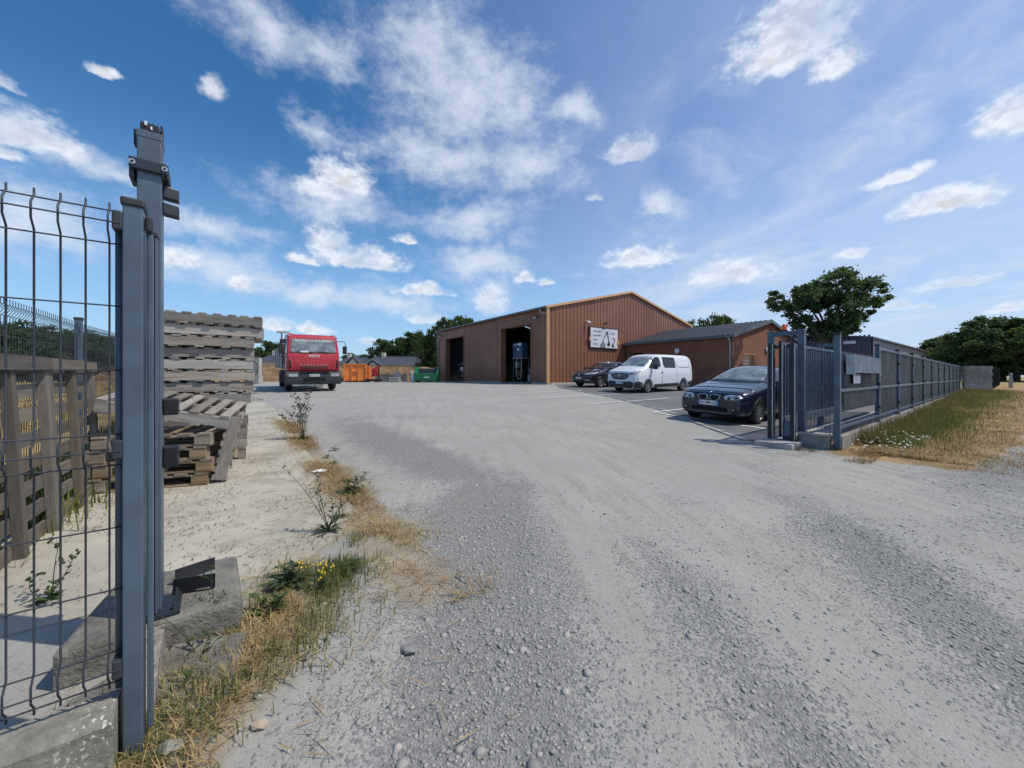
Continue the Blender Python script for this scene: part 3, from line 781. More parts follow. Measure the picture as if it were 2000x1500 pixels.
for (d0, d1) in (D1, D2):
    mb = MB()
    mb.box(hp(.20, d1 - .02, (ZB + DT) / 2 - .03), (.50, .05, DT - ZB - .06), EB, GB)
    mb.box(hp(.20, d0 + .02, (ZB + DT) / 2 - .03), (.50, .05, DT - ZB - .06), EB, GB)
    mb.box(hp(.20, (d0 + d1) / 2, DT - .01), (.50, d1 - d0 + .1, .05), EB, GB)
    part('door_reveal', mb, M['clad'], hall)
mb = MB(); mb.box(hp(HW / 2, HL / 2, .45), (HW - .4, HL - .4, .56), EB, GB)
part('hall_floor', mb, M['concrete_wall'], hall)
# concrete plinth, in lengths between the doorways
for (b0, b1) in ((.02, D1[0]), (D1[1], D2[0]), (D2[1], HL)):
    mb = MB(); mb.box(hp(.10, (b0 + b1) / 2, .50), (.26, b1 - b0, .51), EB, GB); part('plinth', mb, M['concrete_pale'], hall, bevel=.015)
mb = MB(); mb.box(hp(HW / 2, .10, .47), (HW - .5, .26, .57), EB, GB); part('plinth', mb, M['concrete_pale'], hall, bevel=.015)
# roof of trapezoidal sheets
mb = MB()
for sgn in (0, 1):
    n = 44
    for i in range(n):
        b0, b1 = -.12 + i * (HL + .24) / n, -.12 + (i + 1) * (HL + .24) / n
        e0, e1 = (-.22, HW / 2) if sgn == 0 else (HW + .22, HW / 2)
        zl = ZE - (ZR - ZE) / (HW / 2) * .22
        for (c0, c1, hz) in ((b0, b0 + (b1 - b0) * .7, 0), (b0 + (b1 - b0) * .7, b1, .035)):
            poly = [hp(e0, c0, zl + .05 + hz), hp(e0, c1, zl + .05 + hz), hp(e1, c1, ZR + .05 + hz), hp(e1, c0, ZR + .05 + hz)]
            mb.prism(poly, UP * .05)
part('roof', mb, M['roof'], hall)
for (a0, a1) in ((-.25, HW / 2), (HW + .25, HW / 2)):       # orange rake trim
    z0 = roofz(abs(a0)) if a0 >= 0 else ZE - .06
    z0 = ZE - (ZR - ZE) / (HW / 2) * .25
    mb = MB(); mb.prism([hp(a0, -.16, z0 + .13), hp(a1, -.16, ZR + .13), hp(a1, -.16, ZR - .03), hp(a0, -.16, z0 - .03)], GB * .12)
    part('rake_trim', mb, M['orange_trim'], hall)
mb = MB(); mb.box(hp(-.035, -.035, (ZB + ZE) / 2 + .02), (.16, .16, ZE - ZB + .12), EB, GB); part('corner_trim', mb, M['orange_trim'], hall, bevel=.01)
mb = MB(); mb.box(hp(HW + .03, -.03, (ZB + ZE) / 2), (.14, .14, ZE - ZB), EB, GB); part('corner_trim', mb, M['orange_trim'], hall, bevel=.01)
mb = MB()
g0 = [hp(-.32, -.1, ZE - .06), hp(-.20, -.1, ZE - .06), hp(-.20, -.1, ZE + .02), hp(-.32, -.1, ZE + .06)]
mb.prism(g0, GB * (HL + .2)); part('gutter', mb, M['gutter'], hall)
mb = MB(); mb.tube([hp(-.26, HL - .05, ZE - .05), hp(-.10, HL - .05, ZE - .35), hp(-.10, HL - .05, 2.1)], .06, 8); part('downpipe', mb, M['zinc'], hall, True)
mb = MB(); mb.tube([hp(-.26, .55, ZE - .05), hp(-.26, .55, ZE - .22), hp(-.12, .42, ZE - .36), hp(-.10, .12, ZE - .38)], .055, 8); part('gutter_elbow', mb, M['zinc'], hall, True)

def floodlight(pos, n_out, label, side):
    t_ = thing('floodlight', label, 'floodlight', pos)
    mb = MB(); mb.box(pos + n_out * .10, (.05, .2, .05), side, n_out); part('bracket', mb, M['black'], t_)
    m2 = (n_out * .8 - UP * .6).normalized(); m3 = side.cross(m2)
    mb = MB(); mb.box(pos + n_out * .26 - UP * .06, (.30, .10, .22), side, m2, m3); part('housing', mb, M['black'], t_, bevel=.02)
    mb = MB(); mb.box(pos + n_out * .26 - UP * .06 + m2 * .056, (.24, .012, .17), side, m2, m3); part('lens', mb, M['lamp_glass'], t_)
floodlight(hp(0, 1.05, 5.45) - EB * .03, -EB, 'black floodlight on the hall beside the near doorway', GB)
floodlight(hp(0, 16.9, 5.45) - EB * .03, -EB, 'black floodlight at the far end of the hall wall', GB)
floodlight(hp(5.7, 0, 5.32) - GB * .03, -GB, 'black floodlight above the banner on the gable', EB)
def cctv(pos, n_out, label, side):
    t_ = thing('security_camera', label, 'camera', pos)
    mb = MB(); mb.box(pos + n_out * .07, (.07, .14, .07), side, n_out); part('bracket', mb, M['white'], t_)
    ax = (side * .75 + n_out * .55 - UP * .25).normalized()
    mb = MB(); mb.tube([pos + n_out * .16 - ax * .10 - UP * .05, pos + n_out * .16 + ax * .22 - UP * .05], .075, 10); part('camera_body', mb, M['white'], t_, True)
    mb = MB(); mb.tube([pos + n_out * .16 + ax * .222 - UP * .05, pos + n_out * .16 + ax * .235 - UP * .05], .055, 10); part('lens', mb, M['glass'], t_)
cctv(hp(3.75, 0, 5.30) - GB * .03, -GB, 'white security camera above the banner', EB)
cctv(hp(0, 17.55, 5.05) - EB * .03, -EB, 'white security camera at the far end of the hall wall', -GB)

# banner on the gable
bx0, bx1, bz0, bz1 = 4.10, 7.15, 3.40, 4.87; bs = .87
ban = thing('banner_board', 'white banner with grey excavator drawing in a dark frame on the gable', 'banner', hp(5.6, -.05, bz0))
mb = MB(); mb.box(hp((bx0 + bx1) / 2, -.06, (bz0 + bz1) / 2), (bx1 - bx0 + .20, .08, bz1 - bz0 + .20), EB, GB); part('frame', mb, mat('banner_frame', (.05, .035, .03), .6), ban)
mb = MB(); mb.box(hp((bx0 + bx1) / 2, -.125, (bz0 + bz1) / 2), (bx1 - bx0, .04, bz1 - bz0), EB, GB); sheet_ = part('sheet', mb, M['banner'], ban)
minv = wmat(ban).inverted()
def bt(s, a, z, size, m_, **k): return text_part(s, size, m_, ban, minv @ frame(hp(a, -.152, z), EB, UP), **k)
bt('AMENAGEMENT', bx0 + .26, bz1 - 0.26, .175, M['ink_grey'], align='LEFT', sx=.72)
bt('TERRASSEMENT', bx0 + .26, bz1 - 0.57, .175, M['ink_grey'], align='LEFT', sx=.72)
bt('RESEAUX', bx0 + .26, bz1 - 0.89, .175, M['ink_grey'], align='LEFT', sx=.72)
bt('ENROBE', bx0 + .26, bz1 - 1.22, .175, M['ink_grey'], align='LEFT', sx=.72)
bt('V', bx0 + 2.06, bz1 - .36, .175, M['ink'], shear=.2)
bt('ASTP', bx0 + 2.48, bz1 - .36, .215, M['ink'], shear=.3, sx=.85)
def flat(pts, m_, name, dep=-.150):
    mb = MB(); mb.prism([hp(bx0 + u * bs, dep, bz0 + v * bs) for u, v in pts], -GB * .006); part(name, mb, m_, ban)
flat([(1.42, .55), (1.55, .60), (2.12, 1.36), (2.02, 1.48), (1.92, 1.40)], M['ink_grey'], 'printed_boom')
flat([(2.00, 1.50), (2.14, 1.44), (2.36, .50), (2.26, .50)], M['ink'], 'printed_dipper', -.157)
flat([(2.10, .20), (2.42, .16), (2.48, .40), (2.36, .52), (2.22, .50), (2.08, .36)], M['ink'], 'printed_bucket')
flat([(1.18, .02), (1.86, .02), (1.80, .36), (1.62, .58), (1.40, .58), (1.36, .32), (1.18, .30)], M['ink_grey'], 'printed_cab')
flat([(2.78, .93), (3.00, .96), (3.12, .80), (3.08, .55), (3.0, .38), (2.98, .16), (2.92, .16), (2.93, .40), (3.0, .60), (3.0, .78), (2.94, .86), (2.78, .84)], M['ink_red'], 'printed_emblem')
flat([(2.72, .14), (3.02, .10), (3.02, .18), (2.86, .26), (2.80, .46), (2.72, .42)], M['ink'], 'printed_emblem_base', -.157)
for (u0, v0) in ((-.16, .50), (bx1 - bx0 - .02, .34)):
    mb = MB(); mb.box(hp(bx0 + u0 + .07, -.16, bz0 + v0 + .14), (.17, .05, .32), EB, GB); part('clip', mb, M['orange_trim'], ban)

# things standing inside the hall doorways
def rack(label, a, bb, shelves, w, dpt, posts_m):
    t_ = thing('storage_rack', label, 'rack', hp(a, bb, .735))
    zmax = shelves[-1] + .05
    for i in (-1, 1):
        for j in (-1, 1):
            mb = MB(); mb.box(hp(a + i * dpt / 2, bb + j * w / 2, .735 + zmax / 2), (.05, .05, zmax), EB, GB); part('upright', mb, posts_m, t_)
    for z in shelves:
        mb = MB(); mb.box(hp(a, bb, .735 + z), (dpt, w, .035), EB, GB); part('shelf', mb, M['zinc'], t_)
    return t_
rack('steel storage rack with boxes inside the far doorway', 1.5, 14.1, (.5, 1.0, 1.7), 2.8, .7, M['tin_dark'])
for k, (bo, z, w, h, mm) in enumerate(((14.9, 1.018, .55, .40, 'shutter'), (14.1, 1.018, .60, .42, 'bed_grey'), (13.4, 1.018, .45, .3, 'tin_grey'), (13.3, 1.718, .5, .5, 'bed_grey'), (14.6, 1.718, .6, .18, 'tin_dark'), (14.6, .518, .7, .35, 'tin_dark'))):
    names = ('pale square box', 'grey wide box', 'small tin box', 'tall grey carton', 'low dark case', 'dark crate')
    mb = MB(); mb.box(hp(1.42, bo, .735 + z + h / 2), (.5, w, h), EB, GB)
    mb.box(hp(1.42, bo, .735 + z + h + .01), (.52, w + .02, .02), EB, GB); mb.box(hp(1.16, bo, .735 + z + h * .55), (.02, w * .5, h * .4), EB, GB)
    single('storage_box', mb, M[mm], names[k] + ' on the rack inside the far doorway', 'box', group='boxes on the rack', bevel=.01)
# machine stand with hose, blue and white cabinet above
st_ = thing('machine_stand', 'dark steel stand carrying a blue cabinet inside the near doorway', 'stand', hp(1.2, 4.7, .735))
for i, j in ((-.35, -.55), (-.35, .55), (.35, -.55), (.35, .55)):
    mb = MB(); mb.box(hp(1.2 + i, 4.7 + j, .735 + .95), (.07, .07, 1.9), EB, GB); part('leg', mb, M['tin_dark'], st_)
mb = MB(); mb.box(hp(1.2, 4.7, .735 + 1.92), (.85, 1.35, .06), EB, GB); part('top_plate', mb, M['bed_grey'], st_)
mb = MB(); mb.box(hp(1.2, 4.7, .735 + .9), (.8, 1.25, .05), EB, GB); part('shelf', mb, M['tin_dark'], st_)
mb = MB(); mb.box(hp(1.1, 4.95, .735 + 1.40), (.4, .35, .45), EB, GB); part('pump', mb, M['bed_grey'], st_, bevel=.04)
mb = MB(); mb.box(hp(1.1, 4.75, .735 + .70), (.4, .55, .30), EB, GB); part('motor', mb, mat('rust', (.25, .09, .04), .8), st_, bevel=.04)
cb = thing('blue_cabinet', 'blue cabinet with white square notice inside the near doorway', 'cabinet', hp(1.15, 4.75, .735 + 1.951))
mb = MB(); mb.box(hp(1.15, 4.75, .735 + 1.951 + .6), (.6, 1.25, 1.2), EB, GB); part('case', mb, M['blue_mach'], cb, bevel=.02)
mb = MB(); mb.box(hp(.84, 4.65, .735 + 1.951 + .62), (.03, .85, .5), EB, GB); part('door_panel', mb, mat('blue_dark', (.05, .08, .14), .5), cb)
mb = MB(); mb.box(hp(.815, 4.6, .735 + 1.951 + .65), (.012, .2, .2), EB, GB); part('notice', mb, M['white'], cb)
mb = MB(); mb.box(hp(.84, 4.75, .735 + 1.951 + 1.07), (.03, 1.1, .16), EB, GB); part('header', mb, M['lamp_glass'], cb)
mb = MB(); pth = [hp(.72, 4.35 + .32 * math.cos(k * math.pi / 10), .735 + .80 - .55 * math.sin(k * math.pi / 10)) for k in range(11)]
pth = [hp(.75, 4.67, .735 + 1.85)] + pth + [hp(.75, 4.03, .735 + 1.85)]
mb.tube(pth, .035, 8); single('hanging_hose', mb, M['hose'], 'pale hose hanging in a loop from the machine stand', 'hose', smooth=True)
mb = MB()
mb.box(hp(1.0, 2.5, .735 + .30), (.9, 1.0, .55), EB, GB).box(hp(1.0, 2.5, .735 + .75), (.7, .8, .3), EB, GB).tube([hp(.6, 2.9, .735 + .8), hp(.6, 2.9, 1.9)], .03, 6).tube([hp(.55, 2.2, .9), hp(1.5, 2.2, .9)], .16, 10)
single('engine_block', mb, M['tin_grey'], 'grey engine-like machine on the floor inside the near doorway', 'machine', hp(1.0, 2.5, .735), bevel=.03)

# ------------------------------------------------------------------ office annex
OC = HC0 + EB * 8.23          # corner against the gable
OL, OW = 8.37, 10.7
OZ0, OZE, OZR = .30, 3.83, 5.13
def op(a, s, z): q = OC + EB * a - GB * s; return Vector((q.x, q.y, z))     # a along the gable, s toward the viewer
def oz(a): return OZE + (OZR - OZE) * (1 - abs(a - OW / 2) / (OW / 2))
office = thing('office_annex', 'low brown rendered office annex with dark sheet roof', 'building', op(0, OL, .3), A_B)
mb = MB()
dn0, dn1, dtop = .55, 1.75, 3.05                 # recessed doorway near the hall
for (s0, s1, z0, z1) in ((.12, dn0, OZ0, OZE), (dn0, dn1, dtop, OZE), (dn1, OL, OZ0, OZE)):
    mb.box(op(.15, (s0 + s1) / 2, (z0 + z1) / 2), (.3, s1 - s0, z1 - z0), EB, GB)
part('front_wall', mb, M['render_brown'], office)
mb = MB(); mb.box(op(1.05, (dn0 + dn1) / 2, (OZ0 + dtop) / 2 + .05), (.06, dn1 - dn0 + .3, dtop - OZ0), EB, GB); part('entrance_door', mb, M['black'], office)
mb = MB(); mb.box(op(.65, dn0 - .02, (OZ0 + dtop) / 2), (.75, .06, dtop - OZ0), EB, GB); mb.box(op(.65, dn1 + .02, (OZ0 + dtop) / 2), (.75, .06, dtop - OZ0), EB, GB); part('door_reveal', mb, M['render_brown'], office)
# gable end with a window opening
wa0, wa1, wz0, wz1 = 1.45, 3.0, 1.45, 2.75
mb = MB()
def endpoly(a0, a1, z0): return [op(a0, OL, z0), op(a1, OL, z0)] + ([op(a1, OL, oz(a1)), op(a0, OL, oz(a0))] if not a0 < OW / 2 < a1 else [op(a1, OL, oz(a1)), op(OW / 2, OL, OZR), op(a0, OL, oz(a0))])
for (a0, a1, z0) in ((.302, wa0, OZ0), (wa0, wa1, wz1), (wa1, OW, OZ0)): mb.prism(endpoly(a0, a1, z0), GB * .3)
mb.box(op((wa0 + wa1) / 2, OL - .15, (OZ0 + wz0) / 2), (wa1 - wa0, .3, wz0 - OZ0), EB, GB)
mb.prism([op(0.0, OL - .002, OZE), op(.302, OL - .002, OZE), op(.302, OL - .002, oz(.302))], GB * .3)
part('end_wall', mb, M['render_brown'], office)
mb = MB(); mb.box(op(OW - .15, OL / 2, (OZ0 + OZE) / 2), (.3, OL - .65, OZE - OZ0), EB, GB); part('rear_wall', mb, M['render_brown'], office)
mb = MB(); mb.box(op((wa0 + wa1) / 2, OL - .25, (wz0 + wz1) / 2), (wa1 - wa0, .04, wz1 - wz0), EB, GB); win = part('window', mb, M['glass'], office)
mb = MB()
for k in range(9): mb.box(op((wa0 + wa1) / 2, OL - .215, wz1 - .05 - k * .088), (wa1 - wa0 - .04, .03, .08), EB, GB)
part('roller_shutter', mb, M['shutter'], office)
for z in (wz0 + .08, wz0 + .42, wz1 - .06):
    cage = MB().box(op((wa0 + wa1) / 2, OL + .03, z), (wa1 - wa0 + .12, .05, .045), EB, GB); part('bar_rail', cage, M['orange_trim'], office)
for k in range(12):
    cage = MB(); cage.box(op(wa0 + .03 + k * (wa1 - wa0 - .06) / 11, OL + .03, (wz0 + wz1) / 2), (.016, .02, wz1 - wz0), EB, GB); part('window_bar', cage, M['orange_trim'], office)
# roof: ribbed sheets
mb = MB(); sl_ = (OZR - OZE) / (OW / 2); n = 26
for sg in (0, 1):
    for i in range(n):
        s0 = .02 + i * (OL + .18) / n; s1 = .02 + (i + 1) * (OL + .18) / n
        e0, e1 = (-.28, OW / 2) if sg == 0 else (OW + .28, OW / 2)
        for (c0, c1, hz) in ((s0, s0 + (s1 - s0) * .78, 0), (s0 + (s1 - s0) * .78, s1, .05)):
            mb.prism([op(e0, c0, OZE - sl_ * .28 + .04 + hz), op(e0, c1, OZE - sl_ * .28 + .04 + hz), op(e1, c1, OZR + .04 + hz), op(e1, c0, OZR + .04 + hz)], UP * .05)
part('roof', mb, M['roof'], office)
for (a0, a1) in ((-.30, OW / 2), (OW + .30, OW / 2)):
    z0 = OZE - sl_ * .30
    mb = MB(); mb.prism([op(a0, OL + .21, z0 + .14), op(a1, OL + .21, OZR + .14), op(a1, OL + .21, OZR - .10), op(a0, OL + .21, z0 - .10)], GB * .04); part('rake_trim', mb, M['gutter'], office)
mb = MB(); mb.prism([op(-.42, -.0, OZE - .14), op(-.29, 0, OZE - .16), op(-.29, 0, OZE - .04), op(-.42, 0, OZE - .03)], -GB * (OL + .16)); part('gutter', mb, M['gutter'], office)
mb = MB(); mb.tube([op(-.35, OL - .12, OZE - .12), op(-.16, OL - .12, OZE - .35), op(-.08, OL - .12, OZE - .5), op(-.08, OL - .12, .45)], .05, 8); part('downpipe', mb, M['zinc'], office, True)
def bulkhead(pos, n_out, label):
    t_ = thing('wall_lamp', label, 'lamp', pos)
    mb = MB(); mb.lathe([(.22, 0), (.22, .05), (.20, .07)], pos, n_out, 20); part('base_ring', mb, M['plastic_grey'], t_)
    mb = MB(); mb.lathe([(.195, .06), (.18, .10), (.12, .13), (.02, .14)], pos, n_out, 20); part('diffuser', mb, M['white'], t_)
bulkhead(op(0, 4.6, 3.02), -EB, 'round wall lamp on the office long front above the van')
bulkhead(op(4.9, OL, 3.05), -GB, 'round wall lamp on the office end wall beside the barred window')

# ------------------------------------------------------------------ fences of welded mesh
def wire_v(q, z0, z1, n_out, bends, r=.0026):
    """upright wire with the folds that stiffen the panel"""
    zs = [z0]; pts = []
    for bz in bends: zs += [bz - .05, bz - .022, bz + .022, bz + .05]
    zs.append(z1); zs = sorted(set(round(z, 4) for z in zs if z0 <= z <= z1))
    for z in zs:
        o = 0
        for bz in bends:
            if abs(z - bz) < .03: o = .026
        pts.append(q + UP * z + n_out * o)
    return MB().tube(pts, r, 6)
near = thing('mesh_fence', 'nearest slate grey welded mesh fence panel with end post at left', 'fence', LP0)
fb = [1.668, .971, .305]; ft, fbm_ = 1.737, .235
qn = lambda a: Vector((LP0.x + EF.x * a, LP0.y + EF.y * a, 0))
no = -GF
for k in range(26):
    q = qn(-.055 - .05 * k) + GF * .0
    part('upright_wire', wire_v(q, fbm_ + .0, ft, no, fb), M['wire'], near, True)
for z in (1.711, 1.670, 1.610, 1.418, 1.219, 1.020, .971, .925, .731, .540, .348, .300, .254):
    o = .026 if min(abs(z - f_) for f_ in fb) < .03 else 0
    mb = MB(); mb.tube([qn(-.027) + UP * z + no * o + no * .005, qn(-1.32) + UP * z + no * o + no * .005], .0024, 6); part('cross_wire', mb, M['wire'], near, True)
mb = MB(); mb.box(qn(.0) + GF * .005 + UP * .866, (.046, .075, 1.732), EF, GF); pst = part('end_post', mb, M['steel'], near, bevel=.004)
mb = MB(); mb.box(qn(.0) + GF * .005 + UP * 1.742, (.056, .086, .026), EF, GF); part('post_cap', mb, M['plastic_grey'], near, bevel=.006)
mb = MB(); mb.tube([qn(-.036) + GF * .02 + UP * .22, qn(-.036) + GF * .02 + UP * 1.70], .010, 8); part('clamp_rail', mb, M['steel'], near, True)
for z in (1.68, .975, .30):
    mb = MB(); mb.box(qn(-.034) + GF * -.006 + UP * z, (.026, .05, .06), EF, GF); part('clip', mb, M['plastic_grey'], near, bevel=.006)
mb = MB(); mb.box(qn(.036) + GF * .02 + UP * .86, (.014, .03, 1.60), EF, GF); part('stop_profile', mb, M['steel'], near, bevel=.003)
mb = MB(); mb.box(qn(.034) + GF * .01 + UP * 1.69, (.018, .04, .05), EF, GF); part('clip', mb, M['plastic_grey'], near, bevel=.006)
# low concrete plinth wall below it
pw_ = MB()
sec = [(-.10, -.12), (.06, -.12), (.06, .175), (.035, .205), (-.055, .205), (-.085, .175)]
pw_.prism([qn(-.034) + GF * u + UP * v for u, v in sec], -EF * 1.6)
lm2 = bpy.data.materials.new('lichen_concrete'); lm2.use_nodes = True
T = NT(lm2.node_tree); b = T.n['Principled BSDF']; p = T.node('ShaderNodeNewGeometry').outputs['Position']
cc = T.mix(T.ramp(T.noise(p, 11, 8, .65), .35, .65), (.27, .255, .21), (.15, .145, .12))
cc = T.mix(T.math('MULTIPLY', T.ramp(T.noise(p, 75, 3, .5), .58, .64), T.ramp(T.noise(p, 6, 3), .40, .60)), cc, (.56, .53, .46))
T.put(b.inputs['Base Color'], cc); b.inputs['Roughness'].default_value = .95
bn = T.node('ShaderNodeBump'); bn.inputs['Strength'].default_value = .6; bn.inputs['Distance'].default_value = .01
T.put(bn.inputs['Height'], T.noise(p, 60, 6, .6)); T.l.new(bn.outputs[0], b.inputs['Normal'])
single('plinth_wall', pw_, lm2, 'low lichen-speckled concrete wall under the nearest mesh fence', 'wall', qn(-.8) + UP * -.12)
mb = MB(); mb.prism([qn(.035) + GF * u + UP * v for u, v in ((.10, -.05), (.52, -.05), (.52, .135), (.30, .115), (.10, .06))], -EF * .07)
single('wall_stub', mb, mat('rough_cast', (.40, .36, .31), .95, 0, 0, 30, 1.0, 60, (.22, .19, .17)), 'broken rough concrete stub between post and gate block', 'rubble')
mb = MB(); mb.prism([(-1.62, 1.40, .012), (-1.02, 1.02, .010), (-.985, 1.28, .012), (-1.20, 1.74, .045), (-1.50, 1.62, .055)], UP * -.06)
single('footing', mb, M['concrete_old'], 'sloping concrete footing below the gate block', 'footing')

# block carrying the gate's receiving post
blk0 = Vector((-1.275, 1.82, 0))
mb = MB(); mb.prism([blk0 + UP * .145, blk0 + GF * .575 + UP * .150, blk0 + GF * .575 - EF * .50 + UP * .150, blk0 - EF * .60 + UP * .145], UP * -.17)
single('gate_block', mb, M['concrete_old'], 'square concrete block under the tall gate post', 'block', bevel=.022)
RP = blk0 - EF * .333 + GF * .13           # foot of the receiving post
rp = thing('gate_receiving_post', 'tall slate grey gate receiving post with broken black cap', 'post', RP + UP * .149)
zt_ = 2.28
mb = MB(); mb.box(RP + GF * .02 + UP * (.15 + zt_) / 2, (.080, .11, zt_ - .15), EF, GF); part('post', mb, M['steel'], rp, bevel=.005)
mb = MB(); mb.box(RP + GF * .02 + UP * (zt_ - .018), (.084, .114, .032), EF, GF); part('top_band', mb, M['steel'], rp, bevel=.003)
cf = RP - GF * .036
for u in (-.006, .026):
    mb = MB(); mb.box(cf + EF * u - GF * .024 + UP * (.17 + 1.80) / 2, (.006, .048, 1.63), EF, GF); part('channel_side', mb, M['steel'], rp)
mb = MB(); mb.box(cf + EF * .010 - GF * .002 + UP * (.17 + 1.80) / 2, (.026, .004, 1.63), EF, GF); part('channel_back', mb, M['steel'], rp)
for k in range(58):
    mb = MB(); mb.box(cf + EF * .012 - GF * .0055 + UP * (.22 + k * .027), (.004, .004, .009), EF, GF); part('slot', mb, M['wellblack'], rp)
mb = MB(); mb.box(cf + EF * .010 - GF * .02 + UP * 1.815, (.042, .05, .022), EF, GF); part('channel_cap', mb, M['steel_dark'], rp, bevel=.004)
# bolted clamp and catchers
mb = MB()
for sgn, in ((-1,), (1,)): mb.box(RP + GF * (.02 + sgn * .066) + UP * 2.12, (.128, .016, .05), EF, GF)
mb.box(RP + GF * .02 - EF * .056 + UP * 2.10, (.018, .11, .085), EF, GF); mb.box(RP + GF * .02 + EF * .056 + UP * 2.11, (.018, .11, .05), EF, GF)
part('clamp', mb, M['steel_dark'], rp, bevel=.006)
for u in (-.052, .052):
    mb = MB(); mb.lathe([(.011, 0), (.011, .004)], RP - GF * .055 + EF * u + UP * 2.12, -GF, 14); bo = part('bolt', mb, M['galv'], rp)
    mb = MB(); mb.lathe([(.005, .0), (.005, .0015)], RP - GF * .0595 + EF * u + UP * 2.12, -GF, 8); part('bolt_hole', mb, M['wellblack'], rp)
for z0 in (2.075, 2.0):
    mb = MB(); mb.prism([RP + EF * .041 + GF * .015 + UP * z0, RP + EF * .095 + GF * .03 + UP * (z0 - .004), RP + EF * .095 + GF * .03 + UP * (z0 - .055), RP + EF * .041 + GF * .015 + UP * (z0 - .055)], GF * .05); part('guide_plate', mb, M['steel_dark'], rp, bevel=.004)
for z0, hh in ((1.06, .075), (.83, .095)):
    mb = MB(); mb.box(RP + EF * .068 + GF * .03 + UP * z0, (.055, .07, hh), EF, GF); part('rubber_catcher', mb, M['rubber'], rp, bevel=.006)
# broken cap: torn plastic shards
mb = MB()
mb.box(RP + GF * .02 + EF * .0 + UP * (zt_ + .022), (.062, .085, .042), EF, (GF + UP * .1).normalized()); mb.box(RP + GF * .045 + EF * .036 + UP * (zt_ + .03), (.008, .05, .07), (EF - UP * .15).normalized(), GF)
mb.box(RP + GF * .05 - EF * .048 + UP * (zt_ - .012), (.018, .05, .065), (EF + UP * .1).normalized(), GF)
mb.prism([RP - EF * .03 + GF * .03 + UP * (zt_ + .04), RP + EF * .01 + GF * .02 + UP * (zt_ + .052), RP + EF * .02 + GF * .06 + UP * (zt_ + .036)], UP * .012)
part('broken_cap', mb, M['rubber'], rp, bevel=.003)
mb = MB(); mb.box(RP - EF * .012 - GF * .026 + UP * (zt_ + .034), (.008, .004, .018), EF, GF); mb.box(RP + EF * .006 - GF * .026 + UP * (zt_ + .018), (.006, .004, .014), EF, GF); part('bird_dropping', mb, M['white'], rp)
mb = MB(); mb.box(RP + EF * .02 + GF * .0 + UP * .156, (.17, .20, .012), EF, GF); part('foot_plate', mb, M['steel_dark'], rp)
for u, v in ((.085, -.07), (.085, .08)):
    mb = MB(); mb.lathe([(.013, 0), (.013, .014), (.007, .014), (.007, .028)], RP + EF * u + GF * v + UP * .162, UP, 6); part('nut', mb, M['plastic_grey'], rp)
# funnel-shaped catch on the block
ct = RP + EF * .10 + GF * .16
tr_ = thing('catch_tray', 'black steel funnel-shaped gate catch on the concrete block', 'catch', ct + UP * .151)
mb = MB(); mb.prism([ct + UP * .156 + EF * x + GF * y for x, y in ((-.03, -.05), (.10, -.10), (.13, -.10), (.13, .10), (.10, .10), (-.03, .05))], UP * .006); part('base', mb, M['galv'], tr_)
for sg in (-1, 1):
    mb = MB(); mb.prism([ct + GF * sg * .05 - EF * .03 + UP * .156, ct + GF * sg * .10 + EF * .13 + UP * .156, ct + GF * sg * .105 + EF * .13 + UP * .226, ct + GF * sg * .055 - EF * .03 + UP * .226], GF * sg * .006); part('side', mb, M['black'], tr_)

# the yard's left fence, running away from the street
lf = thing('mesh_fence', 'long slate grey mesh fence behind the pallets along the left side', 'fence', on(LF0.x, LF0.y))
lq = lambda t: on(LF0.x + GB.x * t, LF0.y + GB.y * t)
nbay = 11
top_l = 1.78
wires = MB(); nin = EB
posts_t = [-.75 + 2.5 * k for k in range(nbay + 1)]
for k, t in enumerate(posts_t):
    q = lq(t); zt2 = 1.86 - q.z + (q.z * .6)
    mb = MB(); mb.box(q + UP * (zt2 / 2) , (.06, .06, zt2), EB, GB); part('post', mb, M['steel'], lf)
    mb = MB(); mb.box(q + UP * (zt2 + .012), (.07, .07, .03), EB, GB); part('post_cap', mb, M['plastic_grey'], lf)
for k in range(nbay):
    t0, t1 = posts_t[k] + .04, posts_t[k + 1] - .04
    q0, q1 = lq(t0), lq(t1); zt2 = 1.80 - .4 * lq((t0 + t1) / 2).z
    bends_ = [zt2 - .07, zt2 * .52, .16]
    mbp = MB(); n = int((t1 - t0) / (.05 if k < 3 else .08 if k < 6 else .12))
    step = (t1 - t0) / n
    for i in range(n + 1):
        q = q0.lerp(q1, i / n); pts = []
        for z in (.08, bends_[2] - .05, bends_[2], bends_[2] + .05, bends_[1] - .05, bends_[1], bends_[1] + .05, bends_[0] - .05, bends_[0], bends_[0] + .05, zt2 + .03):
            o = .03 if min(abs(z - f_) for f_ in bends_) < .01 else 0
            pts.append(q + UP * z + nin * o)
        mbp.tube(pts, .0032 if k < 3 else .0045, 3, cap=False)
    for z in (.1, .22, .42, .62, .82, bends_[1] - .04, bends_[1] + .04, 1.12, 1.32, 1.52, bends_[0] - .04, bends_[0] + .05):
        mbp.tube([q0 + UP * z, q1 + UP * z], .0032, 3, cap=False)
    part('mesh_panel', mbp, M['wire'], lf)

